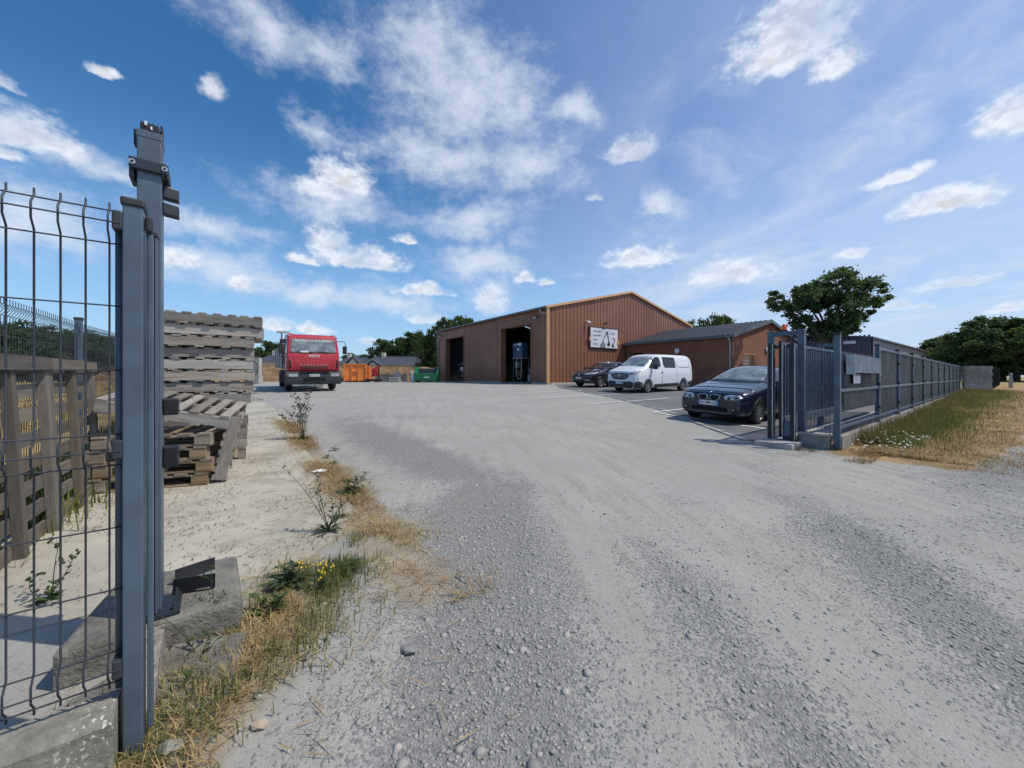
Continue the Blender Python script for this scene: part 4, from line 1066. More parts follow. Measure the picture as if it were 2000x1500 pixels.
# ------------------------------------------------------------------ street fence right of the gate
fq = lambda a, o=0.0: Vector((FP0.x + EF.x * a + GF.x * o, FP0.y + EF.y * a + GF.y * o, 0))
rf = thing('privacy_fence', 'long slate grey screened fence along the lane on the right', 'fence', fq(3.2) + UP * .1, A_F)
pa = [0.0, 3.2] + [3.2 + 2.5 * k for k in range(1, 11)]
for k, a in enumerate(pa):
    q = fq(a); z0 = .02 + .2 * min(1, a / 10)
    if k == 0:
        mb = MB(); mb.box(q + UP * (1.87 + .05) / 2, (.08, .08, 1.82), EF, GF); part('gate_side_post', mb, M['steel'], rf, bevel=.005)
        mb = MB(); mb.box(q + UP * 1.89, (.09, .09, .03), EF, GF); part('post_cap', mb, M['plastic_grey'], rf)
    else:
        mb = MB(); mb.box(q + UP * (1.85 + z0) / 2, (.06, .07, 1.85 - z0), EF, GF); part('post', mb, M['steel'], rf, bevel=.004)
        mb = MB(); mb.box(q + UP * 1.865, (.085, .085, .035), EF, GF); part('post_cap', mb, M['plastic_grey'], rf)
        mb = MB(); mb.box(q - GF * .040 + EF * .026 + UP * (1.83 + z0) / 2, (.012, .012, 1.80 - z0), EF, GF); part('bright_edge', mb, M['galv'], rf)  # pale strip stands in for sunlight catching the post's edge
        for z in (1.52, 1.04, .55):
            mb = MB(); mb.box(q - GF * .04 - EF * .03 + UP * z, (.04, .03, .05), EF, GF); part('clip', mb, M['black'], rf)
for k in range(len(pa) - 1):
    a0, a1 = pa[k] + .045, pa[k + 1] - .035
    for z in ((1.79, .045), (.97, .05), (.36, .035)):
        if k == 0 and z[0] > 1.7: continue
        mb = MB(); mb.box(fq((a0 + a1) / 2, -.012) + UP * z[0], (a1 - a0, .03, z[1]), EF, GF); part('rail', mb, M['steel'], rf)
    if k == 0: a0 = .42
    step = .05 if k < 4 else .10
    for (z0, z1) in ((.995, 1.765 if k else 1.62), (.38 if k else .64, .945)):
        mb = MB(); n = int((a1 - a0) / step)
        for i in range(n):
            mb.box(fq(a0 + (i + .5) * (a1 - a0) / n, .008) + UP * (z0 + z1) / 2, ((a1 - a0) / n * .985, .011 if i % 2 else .014, z1 - z0), EF, GF)
        part('slat_infill', mb, M['infill'], rf)
    mb = MB(); zc = .22 + .06 * min(1, a0 / 10)
    mb.box(fq((pa[k] + pa[k + 1]) / 2, .0) + UP * (zc / 2 - .06), (pa[k + 1] - pa[k] - .10, .10, zc + .12), EF, GF); part('gravel_board', mb, M['concrete'], rf, bevel=.01)
# sign plate and notice on the first bay
sp = thing('sign_plate', 'blank slate grey letterbox panel on the first fence bay beside the gate', 'sign', fq(1.5, -.05) + UP * 1.25)
mb = MB(); mb.box(fq(1.50, -.10) + UP * 1.405, (2.15, .10, .30), EF, GF); part('panel', mb, M['steel'], sp, bevel=.006)
mb = MB(); mb.box(fq(2.64, -.09) + UP * 1.39, (.12, .08, .34), EF, GF); part('worn_edge', mb, mat('worn_edge', (.45, .45, .43), .6, 0, 0, 18, c2=(.05, .06, .06)), sp)
mb = MB(); mb.box(fq(.415, -.09) + UP * 1.40, (.014, .12, .33), EF, GF); part('bright_edge', mb, M['galv'], sp)
nt = thing('notice', 'small white paper notice on the fence below the grey panel', 'notice', fq(1.15, -.03) + UP * 1.08)
mb = MB(); mb.box(fq(1.15, -.035) + UP * 1.155, (.52, .006, .16), EF, GF); part('sheet', mb, M['paper'], nt)
mb = MB(); mb.box(fq(1.17, -.040) + UP * 1.215, (.34, .003, .022), EF, GF); part('printed_heading', mb, M['ink_grey'], nt)
for k, z in enumerate((1.175, 1.155, 1.135, 1.115)):
    mb = MB(); mb.box(fq(1.08, -.040) + UP * z, (.26 - .04 * (k % 2), .003, .006), EF, GF); part('printed_line', mb, mat('print', (.5, .5, .52), .6) if k == 0 else bpy.data.materials['print'], nt)
# return wall with mesh between the fence and the gate portal
rw = thing('return_fence', 'short mesh fence on a concrete wall beside the gate portal', 'fence', fq(0, .3), A_F)
mb = MB(); mb.box(fq(0, .30) + UP * .09, (.14, .42, .26), EF, GF); part('wall', mb, M['concrete'], rw, bevel=.01)
mb = MB(); mb.box(fq(0, .30) + UP * .235, (.18, .44, .035), EF, GF); part('coping', mb, M['concrete_pale'], rw, bevel=.008)
for k in range(8):
    part('upright_wire', wire_v(fq(-.05, .09 + .05 * k), .255, 1.74, EF * -1, [1.70, 1.0, .32], .003), M['wire'], rw)
for z in (.28, .36, .56, .76, .96, 1.04, 1.24, 1.44, 1.66, 1.74):
    mb = MB(); mb.tube([fq(-.05, .07) + UP * z, fq(-.05, .47) + UP * z], .003, 5); part('cross_wire', mb, M['wire'], rw)
# gate portal straddling the leaf
po = thing('gate_portal', 'slate grey gate guide portal with roller posts', 'gate portal', fq(.05, .72), A_F)
for o in (.50, .96):
    mb = MB(); mb.box(fq(.08, o) + UP * 1.03, (.10, .10, 1.98), EF, GF); part('portal_post', mb, M['steel'], po, bevel=.006)
    mb = MB(); mb.box(fq(.08, o) + UP * .055, (.22, .18, .02), EF, GF); part('foot_plate', mb, M['steel_dark'], po)
mb = MB(); mb.box(fq(.08, .73) + UP * 1.965, (.08, .37, .08), EF, GF); part('portal_beam', mb, M['steel'], po, bevel=.006)
mb = MB(); mb.prism([fq(.03, .56) + UP * 1.93, fq(.03, .60) + UP * 1.93, fq(.03, .72) + UP * 1.84, fq(.03, .72) + UP * 1.80, fq(.03, .56) + UP * 1.88], EF * .02); part('brace', mb, M['steel_dark'], po)
for o, a in ((.575, -.10), (.90, -.12)):
    mb = MB(); mb.box(fq(a, o) + UP * .93, (.07, .07, 1.72), EF, GF); g_ = part('guide_post', mb, M['black'], po, bevel=.005)
    mb = MB(); mb.box(fq(a - .036, o - .034) + UP * .93, (.014, .014, 1.68), EF, GF); part('bright_edge', mb, M['galv'], po)  # sunlit edge of the guide post, put in as a bright strip
for z in (1.72,):
    mb = MB(); mb.tube([fq(-.1, .60) + UP * z, fq(-.1, .66) + UP * (z + .02)], .035, 10); part('roller', mb, M['rubber'], po, True)
    mb = MB(); mb.tube([fq(-.1, .80) + UP * z, fq(-.1, .87) + UP * (z + .02)], .035, 10); part('roller', mb, M['rubber'], po, True)
bc = thing('warning_beacon', 'orange warning beacon on top of the gate portal', 'beacon', fq(.08, .76) + UP * 2.006)
mb = MB(); mb.lathe([(.05, 0), (.05, .02)], fq(.08, .76) + UP * 2.006, UP, 16); part('base', mb, M['black'], bc)
mb = MB(); mb.lathe([(.044, .02), (.042, .05), (.033, .115), (.026, .125)], fq(.08, .76) + UP * 2.006, UP, 16); part('dome', mb, M['amber'], bc, True)
mo = thing('gate_motor', 'grey gate motor box at the foot of the portal', 'motor', fq(-.02, .66) + UP * .06)
mb = MB(); mb.box(fq(.0, .655) + UP * .28, (.20, .12, .28), EF, GF); part('housing', mb, M['steel'], mo, bevel=.02)
mb = MB(); mb.box(fq(.0, .655) + UP * .10, (.24, .14, .08), EF, GF); part('base', mb, M['black'], mo)
# sliding leaf, pushed open behind the fence
gl = thing('sliding_gate', 'open slate grey sliding gate leaf with upright bars behind the fence', 'gate', fq(4, .78) + UP * .12, A_F)
mb = MB(); mb.box(fq(-.05, .765) + UP * .98, (.07, .06, 1.70), EF, GF); part('end_stile', mb, M['black'], gl, bevel=.005)
mb = MB(); mb.box(fq(-.092, .735) + UP * .98, (.014, .014, 1.66), EF, GF); part('bright_edge', mb, M['galv'], gl)  # bright strip imitates the sun on the stile's edge
mb = MB(); mb.box(fq(8.3, .765) + UP * .98, (.07, .06, 1.70), EF, GF); part('end_stile', mb, M['steel'], gl, bevel=.005)
mb = MB(); mb.box(fq(4.12, .765) + UP * 1.77, (8.25, .06, .06), EF, GF); part('top_rail', mb, M['steel'], gl, bevel=.005)
mb = MB(); mb.box(fq(4.12, .765) + UP * .42, (8.25, .09, .14), EF, GF); part('bottom_beam', mb, M['steel'], gl, bevel=.008)
for k in range(66):
    mb = MB(); mb.box(fq(.12 + k * .124, .765) + UP * 1.115, (.035, .035, 1.25), EF, GF); part('bar', mb, M['steel'], gl)
mb = MB(); mb.box(fq(2.9, .90) + UP * 1.0, (.10, .10, 1.86), EF, GF); mb.box(fq(2.9, .78) + UP * 1.90, (.08, .34, .07), EF, GF)
single('rear_portal_post', mb, M['steel'], 'second gate guide post with arm behind the grey panel', 'post', fq(2.9, .9) + UP * .07)
mb = MB(); mb.box(fq(1.6, .72) + UP * .02, (4.4, .55, .14), EF, GF)
single('gate_foundation', mb, M['concrete_pale'], 'pale concrete strip under the gate portal', 'foundation', bevel=.01)

# ------------------------------------------------------------------ pallets
def pallet_stringer(label, w=1.22, dpt=1.0, group='grey wooden pallets'):
    """w along x (runner length), dpt along y"""
    t_ = thing('wooden_pallet', label, 'pallet', (0, 0, 0), 0, group)
    mb = MB().box((0, 0, 0), (w, .038, .108)); me_r = mb.mesh('runner'); me_r.materials.append(M['wood'])
    mb = MB().box((0, 0, 0), (dpt, .095, .019)); me_s = mb.mesh('slat'); me_s.materials.append(M['wood'])
    for j in (-1, 0, 1):
        o = link('runner', me_r, None, t_); o.location = (0, j * (dpt / 2 - .021), .019 + .054)
    for n, z in ((8, .1365), (5, .0095)):
        for i in range(n):
            o = link('slat', me_s, None, t_); o.location = ((i / (n - 1) - .5) * (w - .10) + random.uniform(-.008, .008), random.uniform(-.006, .006), z); o.rotation_euler = (0, 0, R(90) + random.uniform(-.012, .012))
    return t_
def pallet_block(label, w=1.0, dpt=.85, group='brown wooden block pallets'):
    t_ = thing('wooden_pallet', label, 'pallet', (0, 0, 0), 0, group)
    bl = MB().box((0, 0, 0), (.145, .12, .082)).mesh('block'); bl.materials.append(M['wood_y'])
    st2 = MB().box((0, 0, 0), (w, .10, .020)).mesh('board'); st2.materials.append(M['wood_y'])
    sl2 = MB().box((0, 0, 0), (dpt, .11, .020)).mesh('slat'); sl2.materials.append(M['wood_y'])
    for i in (-1, 0, 1):
        for j in (-1, 0, 1):
            o = link('block', bl, None, t_); o.location = (i * (w / 2 - .0725), j * (dpt / 2 - .06), .020 + .041)
        o = link('bottom_board', st2, None, t_); o.location = (0, i * (dpt / 2 - .06), .010)
        o = link('cross_board', st2, None, t_); o.location = (0, i * (dpt / 2 - .06), .112)
    for i in range(6):
        o = link('slat', sl2, None, t_); o.location = ((i / 5 - .5) * (w - .11), 0, .132); o.rotation_euler = (0, 0, R(90))
    return t_
pc = Vector((-3.75, 5.57, 0)) - EB * .61 + GB * .5
zb_ = G(pc.x, pc.y) + .008
ordn = ['topmost', 'second', 'third', 'fourth', 'fifth', 'sixth', 'seventh', 'eighth', 'ninth', 'tenth', 'eleventh', 'twelfth', 'lowest']
first = None; N_ = 13; hz_ = .157
for k in range(N_):
    idx_ = N_ - 1 - k
    lab = (ordn[idx_] + ' grey pallet from the top of the tall pallet stack') if 0 < idx_ < N_ - 1 else ordn[idx_] + ' grey pallet of the tall pallet stack'
    dxy = EB * random.uniform(-.025, .02) + GB * random.uniform(-.03, .03)
    if idx_ < 2: dxy += EB * .12
    if idx_ >= 8: dxy -= EB * .08
    loc = pc + dxy + UP * (zb_ + k * hz_); rz = A_B + random.uniform(-.02, .02)
    if first is None: first = pallet_stringer(lab); first.location = loc; first.rotation_euler = (0, 0, rz); first.scale = (1, 1, 1.07)
    else: copy_thing(first, loc, rz, lab)
# lower stack of block pallets in front
e2 = unit(.93, .36); g2 = Vector((-e2.y, e2.x, 0)); a2 = math.atan2(e2.y, e2.x)
p2 = Vector((-3.30, 4.2, 0)) - e2 * .5 + g2 * .43
zb2 = G(p2.x, p2.y) + .008
fb2 = None
for k in range(4):
    lab = ['bottom brown block pallet of the low stack', 'second brown block pallet from the bottom of the low stack', 'third brown block pallet from the bottom of the low stack', 'uppermost flat block pallet of the low stack'][k]
    loc = p2 + e2 * (random.uniform(-.03, .03) + (.03 if k == 1 else 0)) + UP * (zb2 + k * .1425)
    if fb2 is None: fb2 = pallet_block(lab); fb2.location = loc; fb2.rotation_euler = (0, 0, a2)
    else: copy_thing(fb2, loc, a2 + random.uniform(-.04, .04), lab)
# pallet thrown on top, tipping down to the right
tp = copy_thing(first, p2 + e2 * .02 + g2 * .02 + UP * (zb2 + 4 * .1425 + .16), 0, 'loose pallet tipping down to the right on the low stack')
tp.rotation_euler = (R(7), R(12), a2 + R(5)); tp.location += e2 * .05 + UP * .03; tp.scale = (.92, .9, 1)
tp2 = copy_thing(first, p2 + e2 * .60 + g2 * .10 + UP * (zb2 + .36), 0, 'weathered pallet leaning on edge against the right end of the low stack')
yy = Vector((-.57, .82, 0)).normalized(); xx = (UP + Vector((.82, .57, 0)) * .22).normalized(); zz = xx.cross(yy)
tp2.rotation_euler = Matrix((xx, yy, zz)).transposed().to_euler(); tp2.scale = (.58, .9, 1)
# pallets standing upright along the left fence: runners upright, boards level behind them
def pallet_open(label):
    t_ = thing('wooden_pallet', label, 'pallet', (0, 0, 0), 0, 'pallets standing upright by the left fence')
    me_r = MB().box((0, 0, 0), (1.34, .07, .05)).mesh('runner'); me_r.materials.append(M['wood_d'])
    me_s = MB().box((0, 0, 0), (1.16, .095, .020)).mesh('slat'); me_s.materials.append(M['wood_d'])
    for j in (-1, 0, 1):
        o = link('runner', me_r, None, t_); o.location = (.67, j * .54, .025)
    for i in range(8):
        o = link('slat', me_s, None, t_); o.location = (.06 + i * .172, 0, -.012); o.rotation_euler = (0, 0, R(90))
    o = link('slat', me_s, None, t_); o.location = (1.29, 0, .062); o.rotation_euler = (0, 0, R(90))
    return t_
upn = (UP - EB * .05).normalized()
def stand_up(t_, t, o):
    q = lq(t) + EB * o; zz = GB.cross(UP) ; xx = upn; yy = -GB; zz = xx.cross(yy)
    m3 = Matrix((xx, yy, zz)).transposed(); t_.location = q; t_.rotation_euler = m3.to_euler()
o1 = pallet_open('upright brown pallet seen through the nearest fence wires, the farther of two'); stand_up(o1, .24, .34)
o2 = copy_thing(o1, (0, 0, 0), 0, 'upright brown pallet at the left edge of the picture, the nearer of two'); stand_up(o2, -.98, .36)
# concrete lump beyond the stack
q = pix(503, 782)
mb = MB().box(q + UP * .05, (.30, .22, .10), EB, GB); mb.box(q + UP * .115 - EB * .06, (.16, .2, .05), EB, GB); single('concrete_offcut', mb, M['concrete_pale'], 'small pale concrete block on the ground beside the tall stack', 'block', bevel=.02)

# ------------------------------------------------------------------ vehicles: lofted bodies, panes and lamps laid onto their surface
def chaikin(pts, closed, it=2):
    for _ in range(it):
        n = len(pts); out = [] if closed else [pts[0]]
        for i in range(n if closed else n - 1):
            a = np.array(pts[i], float); c_ = np.array(pts[(i + 1) % n], float)
            out += [tuple(a * .75 + c_ * .25), tuple(a * .25 + c_ * .75)]
        if not closed: out.append(pts[-1])
        pts = out
    return pts
def shell(keys, nst=90, sm=6):
    """keys: (x, zb, zw, w, zs, zt, wt, ze) from nose to tail -> mesh builder of a closed body"""
    K = np.array(keys, float)[::-1]
    xs_ = np.linspace(K[0, 0], K[-1, 0], nst)
    xs_ = np.unique(np.concatenate([xs_, K[:, 0]]))
    A = np.stack([np.interp(xs_, K[:, 0], K[:, k]) for k in range(1, 8)], -1)
    B = A.copy()
    for i in range(1, len(xs_) - 1):
        lo, hi = max(0, i - sm), min(len(xs_), i + sm + 1); k = min(i - lo, hi - 1 - i); B[i] = A[i - k:i + k + 1].mean(0)
    mb = MB(); rows = []
    for x, (zb, zw, w, zs, zt, wt, ze) in zip(xs_, B):
        half = [(0, zb), (.84 * w, zb), (.965 * w, zb + .09), (w, zw), (.972 * w, zs), (wt, ze), (.62 * wt, zt - .18 * (zt - ze)), (0, zt)]
        half = chaikin(half, False, 2)
        rows.append([(x, y, z) for y, z in half] + [(x, -y, z) for y, z in half[-2:0:-1]])
    n = len(rows[0])
    mb.add([p_ for r_ in rows for p_ in r_], [(i * n + k, i * n + (k + 1) % n, (i + 1) * n + (k + 1) % n, (i + 1) * n + k) for i in range(len(rows) - 1) for k in range(n)] + [tuple(range(n))[::-1], tuple((len(rows) - 1) * n + k for k in range(n))])
    return mb
def cut(mb, cyls):
    """wheel arches cut with a boolean"""
    bo_ = link('tmp', mb.mesh('tmp'), None); cutter = MB()
    for (x, z, r, y0, y1) in cyls: cutter.lathe([(r, y0), (r, y1)], (x, 0, z), (0, 1, 0), 30)
    cu = link('tmpc', cutter.mesh('tmpc'), None)
    for o_ in (bo_, cu):
        bm = bmesh.new(); bm.from_mesh(o_.data); bmesh.ops.recalc_face_normals(bm, faces=bm.faces); bm.to_mesh(o_.data); bm.free()
    m_ = bo_.modifiers.new('b', 'BOOLEAN'); m_.object = cu; m_.operation = 'DIFFERENCE'; m_.solver = 'EXACT'
    me = bpy.data.meshes.new_from_object(bo_.evaluated_get(bpy.context.evaluated_depsgraph_get()))
    bpy.data.objects.remove(bo_); bpy.data.objects.remove(cu)
    return me
class Surf:
    def __init__(s, mb): s.b = BVHTree.FromPolygons([tuple(v) for v in mb.v], mb.f)
    def hit(s, u, v, view):
        o, d_ = {'F': ((9, u, v), (-1, 0, 0)), 'L': ((u, 9, v), (0, -1, 0)), 'R': ((u, -9, v), (0, 1, 0)), 'T': ((u, v, 9), (0, 0, -1)), 'B': ((-9, u, v), (1, 0, 0))}[view]
        return s.b.ray_cast(Vector(o), Vector(d_))
    def patch(s, name, outline, view, off_, material, parent, spacing=.06, smooth=0, mirror=False):
        if smooth: outline = chaikin(outline, True, smooth)
        if mirror: outline = [(-u, v) for u, v in outline][::-1]
        pts = []; n = len(outline)
        for i in range(n):
            a = Vector(outline[i]); c_ = Vector(outline[(i + 1) % n]); k = max(1, int((c_ - a).length / spacing)); pts += [a.lerp(c_, j / k) for j in range(k)]
        nb = len(pts); x0 = min(q_.x for q_ in pts); x1 = max(q_.x for q_ in pts); y0 = min(q_.y for q_ in pts); y1 = max(q_.y for q_ in pts)
        def ins(q_):
            r_ = False
            for i in range(nb):
                a, c_ = pts[i], pts[(i + 1) % nb]
                if (a.y > q_.y) != (c_.y > q_.y) and q_.x < (c_.x - a.x) * (q_.y - a.y) / (c_.y - a.y) + a.x: r_ = not r_
            return r_
        allp = list(pts)
        for i in range(1, int((x1 - x0) / spacing) + 1):
            for j in range(1, int((y1 - y0) / spacing) + 1):
                q_ = Vector((x0 + i * spacing, y0 + j * spacing))
                if ins(q_): allp.append(q_)
        vs, es, fs, *_ = delaunay_2d_cdt(allp, [(i, (i + 1) % nb) for i in range(nb)], [], 1, 1e-5)
        V = []; ok = []
        for q_ in vs:
            loc, nr, *_r = s.hit(q_.x, q_.y, view)
            if loc is None: V.append(Vector((0, 0, 0))); ok.append(False)
            else:
                vd = {'F': Vector((1, 0, 0)), 'L': Vector((0, 1, 0)), 'R': Vector((0, -1, 0)), 'T': UP, 'B': Vector((-1, 0, 0))}[view]
                if nr.dot(vd) < 0: nr = -nr
                V.append(loc + nr * off_); ok.append(True)
        mb = MB(); mb.add(V, [tuple(f) for f in fs if all(ok[i] for i in f)])
        o_ = link(name, mb.mesh(name), material, parent, True)
        sol = o_.modifiers.new('sheet', 'SOLIDIFY'); sol.thickness = .004; sol.offset = 0
        return o_
def add_wheel(parent, x, y, r, wdt, spokes, rim_r, rim_mat):
    s_ = 1 if y > 0 else -1
    prof = [(r * .66, -wdt / 2), (r * .93, -wdt / 2), (r * .99, -wdt * .36), (r, -wdt * .2), (r, wdt * .2), (r * .99, wdt * .36), (r * .93, wdt / 2), (r * .66, wdt / 2)]
    prof = prof + [prof[0]]
    mb = MB().lathe(prof, (0, 0, 0), (0, 1, 0), 32, False)
    w_ = link('wheel', mb.mesh('tyre'), M['rubber'], parent, True); w_.location = (x, y, r)
    mb = MB().lathe([(rim_r, -wdt * .3), (rim_r, wdt * .3), (rim_r * .97, wdt * .3), (rim_r * .90, wdt * .12), (.03, wdt * .10)], (0, 0, 0), (0, s_, 0), 28, False)
    link('rim_bed', mb.mesh('rim_bed'), M['wellblack'], w_, True)
    mb = MB().lathe([(rim_r * 1.03, wdt * .36), (rim_r * 1.03, wdt * .46), (rim_r * .93, wdt * .46), (rim_r * .92, wdt * .36), (rim_r * 1.03, wdt * .36)], (0, 0, 0), (0, s_, 0), 28, False)
    link('rim_edge', mb.mesh('rim_edge'), rim_mat, w_, True)
    for k in range(spokes):
        a_ = k * 2 * math.pi / spokes + .2; dv = Vector((math.cos(a_), 0, math.sin(a_))); pv = Vector((-math.sin(a_), 0, math.cos(a_)))
        mb = MB().box(dv * rim_r * .53 + Vector((0, s_ * wdt * .40, 0)), (rim_r * .84, rim_r * (.20 if spokes < 12 else .14), wdt * .10), dv, pv, Vector((0, s_, 0)))
        link('spoke', mb.mesh('spoke'), rim_mat, w_)
    mb = MB().lathe([(rim_r * .20, wdt * .36), (rim_r * .17, wdt * .47), (.01, wdt * .48)], (0, 0, 0), (0, s_, 0), 16); link('hub', mb.mesh('hub'), rim_mat, w_)
    return w_
GN = Vector((.0106, -.0352, 1)).normalized()
def place(root, wheel_px, lx, ly, head):
    """stand a vehicle so that the wheel at local (lx, ly) touches the ground at a pixel"""
    P_ = pix(*wheel_px); f_ = head.normalized(); l_ = Vector((-f_.y, f_.x, 0)); c_ = P_ - f_ * lx - l_ * ly
    zz = GN; xx = (f_ - zz * f_.dot(zz)).normalized(); yy = zz.cross(xx)
    root.location = (c_.x, c_.y, G(c_.x, c_.y) + .013); root.rotation_euler = Matrix((xx, yy, zz)).transposed().to_euler()
def plate(parent, surf, y, z, txt, w=.52, h=.11, off_=.03, x=None):
    if x is None: loc, *_ = surf.hit(y, z, 'F'); x = loc.x
    mb = MB().box((x + off_, y, z), (.012, w, h)); p_ = link('number_plate', mb.mesh('number_plate'), M['plate'], parent)
    for s_ in (-1, 1):
        mb = MB().box((x + off_ + .0075, y + s_ * (w / 2 - .022), z), (.003, .044, h)); link('plate_band', mb.mesh('plate_band'), M['plate_blue'], p_)
    text_part(txt, h * .92, M['ink'], p_, frame((x + off_ + .0085, y, z), (0, 1, 0), (0, 0, 1)), name='plate_number', sx=.86)
def mirror_pair(parent, x, y, z, m_, sz=(.12, .20, .14)):
    for s_ in (-1, 1):
        mb = MB().box((x, s_ * y, z), sz); mb.tube([(x - .02, s_ * (y - .16), z - .09), (x, s_ * (y - .05), z - .04)], .025, 6)
        link('door_mirror', mb.mesh('door_mirror'), m_, parent, bevel=.03)

# --- dark blue hatchback
car = thing('hatchback_car', 'dark blue hatchback with twin oval grilles parked nose-out by the gate', 'car')
KB = [(2.12, .24, .42, .62, .58, .70, .50, .69), (2.08, .19, .43, .74, .63, .74, .60, .73), (1.97, .18, .45, .83, .69, .79, .69, .775), (1.60, .17, .50, .87, .77, .865, .73, .85), (1.20, .17, .52, .878, .83, .93, .75, .915),
      (.90, .17, .52, .878, .87, .975, .755, .96), (.74, .17, .52, .875, .89, .998, .75, .98), (.10, .17, .52, .875, .90, 1.345, .585, 1.285), (-.25, .17, .52, .875, .91, 1.41, .57, 1.35), (-.9, .17, .53, .875, .92, 1.415, .56, 1.35),
      (-1.5, .18, .54, .87, .93, 1.36, .54, 1.29), (-1.9, .24, .55, .84, .95, 1.14, .57, 1.08), (-2.08, .30, .56, .78, .90, .98, .56, .94), (-2.12, .36, .56, .68, .82, .88, .48, .85)]
mb = shell(KB); S = Surf(mb)
me = cut(mb, [(1.37, .31, .345, .60, 1.0), (1.37, .31, .345, -1.0, -.60), (-1.29, .31, .345, .60, 1.0), (-1.29, .31, .345, -1.0, -.60)])
link('body', me, M['bmw_blue'], car, False); me.polygons.foreach_set('use_smooth', [abs(p_.normal.z) < 2 and p_.area < .2 for p_ in me.polygons])
S.patch('windshield', [(-.64, 1.005), (.64, 1.005), (.515, 1.315), (.3, 1.335), (-.3, 1.335), (-.515, 1.315)], 'F', .005, M['glass_pale'], car)
for vw, nm in (('L', 0), ('R', 1)):
    S.patch('side_window', [(.55, .96), (-.38, .97), (-.38, 1.30), (-.05, 1.29), (.22, 1.20)], vw, .004, M['glass'], car)
    S.patch('side_window', [(-.46, .97), (-1.28, 1.0), (-1.55, 1.10), (-1.15, 1.27), (-.46, 1.30)], vw, .004, M['glass'], car)
    S.patch('door_seam', [(-.41, .30), (-.425, .30), (-.425, .93), (-.41, .93)], vw, .002, M['wellblack'], car)
    S.patch('door_seam', [(.72, .30), (.705, .30), (.705, .90), (.72, .90)], vw, .002, M['wellblack'], car)
    S.patch('door_handle', [(-.12, .80), (-.32, .80), (-.32, .83), (-.12, .83)], vw, .02, M['bmw_blue'], car)
    S.patch('side_marker', [(1.0, .72), (.93, .72), (.93, .745), (1.0, .745)], vw, .006, M['lamp_glass'], car)
for mr in (False, True):
    S.patch('kidney_surround', [(.025, .60), (.03, .695), (.10, .715), (.26, .70), (.285, .66), (.24, .585), (.16, .565), (.06, .57)], 'F', .008, M['chrome'], car, .04, 2, mr)
    S.patch('kidney_grille', [(.045, .61), (.05, .685), (.11, .70), (.25, .687), (.265, .655), (.23, .598), (.16, .582), (.07, .585)], 'F', .015, M['wellblack'], car, .04, 2, mr)
    S.patch('headlight', [(.36, .60), (.38, .69), (.50, .712), (.66, .70), (.755, .665), (.70, .61), (.55, .585), (.42, .582)], 'F', .010, M['lamp_glass'], car, .05, 1, mr)
    S.patch('headlight_ring', [(.43, .62), (.47, .67), (.52, .65), (.52, .61), (.47, .60)], 'F', .016, M['plastic_grey'], car, .04, 2, mr)
    S.patch('headlight_ring', [(.58, .63), (.62, .68), (.67, .665), (.67, .63), (.62, .615)], 'F', .016, M['plastic_grey'], car, .04, 2, mr)
    S.patch('fog_lamp', [(.52, .31), (.52, .40), (.62, .41), (.66, .36), (.62, .30)], 'F', .010, M['black'], car, .05, 1, mr)
    S.patch('fog_lens', [(.555, .335), (.555, .375), (.60, .38), (.61, .35)], 'F', .018, M['lamp_glass'], car, .05, 1, mr)
S.patch('lower_grille', [(-.46, .30), (.46, .30), (.42, .41), (-.42, .41)], 'F', .006, M['wellblack'], car)
S.patch('bumper_seam', [(-.60, .445), (.60, .445), (.60, .452), (-.60, .452)], 'F', .002, M['wellblack'], car)
S.patch('emblem', [(-.035, .735), (.035, .735), (.035, .775), (-.035, .775)], 'F', .008, M['chrome'], car, .04, 2)
S.patch('cowl', [(-.66, .985), (.66, .985), (.66, 1.003), (-.66, 1.003)], 'F', .006, M['black'], car)
plate(car, S, 0, .50, 'AV-484-LQ')
mirror_pair(car, .50, .95, .975, M['bmw_blue'], (.09, .17, .12))
for x in (1.37, -1.29):
    for s_ in (1, -1): add_wheel(car, x, s_ * .752, .316, .20, 10, .215, M['rim'])
place(car, (1478, 829), 1.37, .79, -EB)

# --- white crew van
van = thing('crew_van', 'white crew van with black lower bumper parked in front of the office', 'van')
KV = [(2.54, .30, .60, .66, .86, 1.0, .50, .98), (2.49, .22, .60, .83, .99, 1.08, .64, 1.06), (2.32, .22, .62, .925, 1.07, 1.155, .73, 1.135), (1.98, .22, .64, .955, 1.13, 1.25, .77, 1.22), (1.70, .22, .65, .968, 1.16, 1.32, .79, 1.285),
      (1.0, .22, .65, .975, 1.19, 1.78, .79, 1.71), (.75, .22, .65, .978, 1.20, 1.91, .80, 1.84), (.4, .22, .65, .978, 1.21, 1.965, .80, 1.895), (-1.0, .22, .66, .978, 1.22, 1.975, .80, 1.90), (-2.2, .24, .66, .975, 1.22, 1.955, .79, 1.88), (-2.46, .30, .66, .95, 1.22, 1.91, .77, 1.82), (-2.54, .40, .66, .88, 1.18, 1.80, .70, 1.70)]
mb = shell(KV, sm=3); S = Surf(mb)
me = cut(mb, [(1.53, .33, .375, .66, 1.1), (1.53, .33, .375, -1.1, -.66), (-1.57, .33, .375, .66, 1.1), (-1.57, .33, .375, -1.1, -.66)])
link('body', me, M['van_white'], van); me.polygons.foreach_set('use_smooth', [p_.area < .2 for p_ in me.polygons])
S.patch('windshield', [(-.76, 1.33), (.76, 1.33), (.70, 1.80), (.4, 1.835), (-.4, 1.835), (-.70, 1.80)], 'F', .005, M['glass_pale'], van)
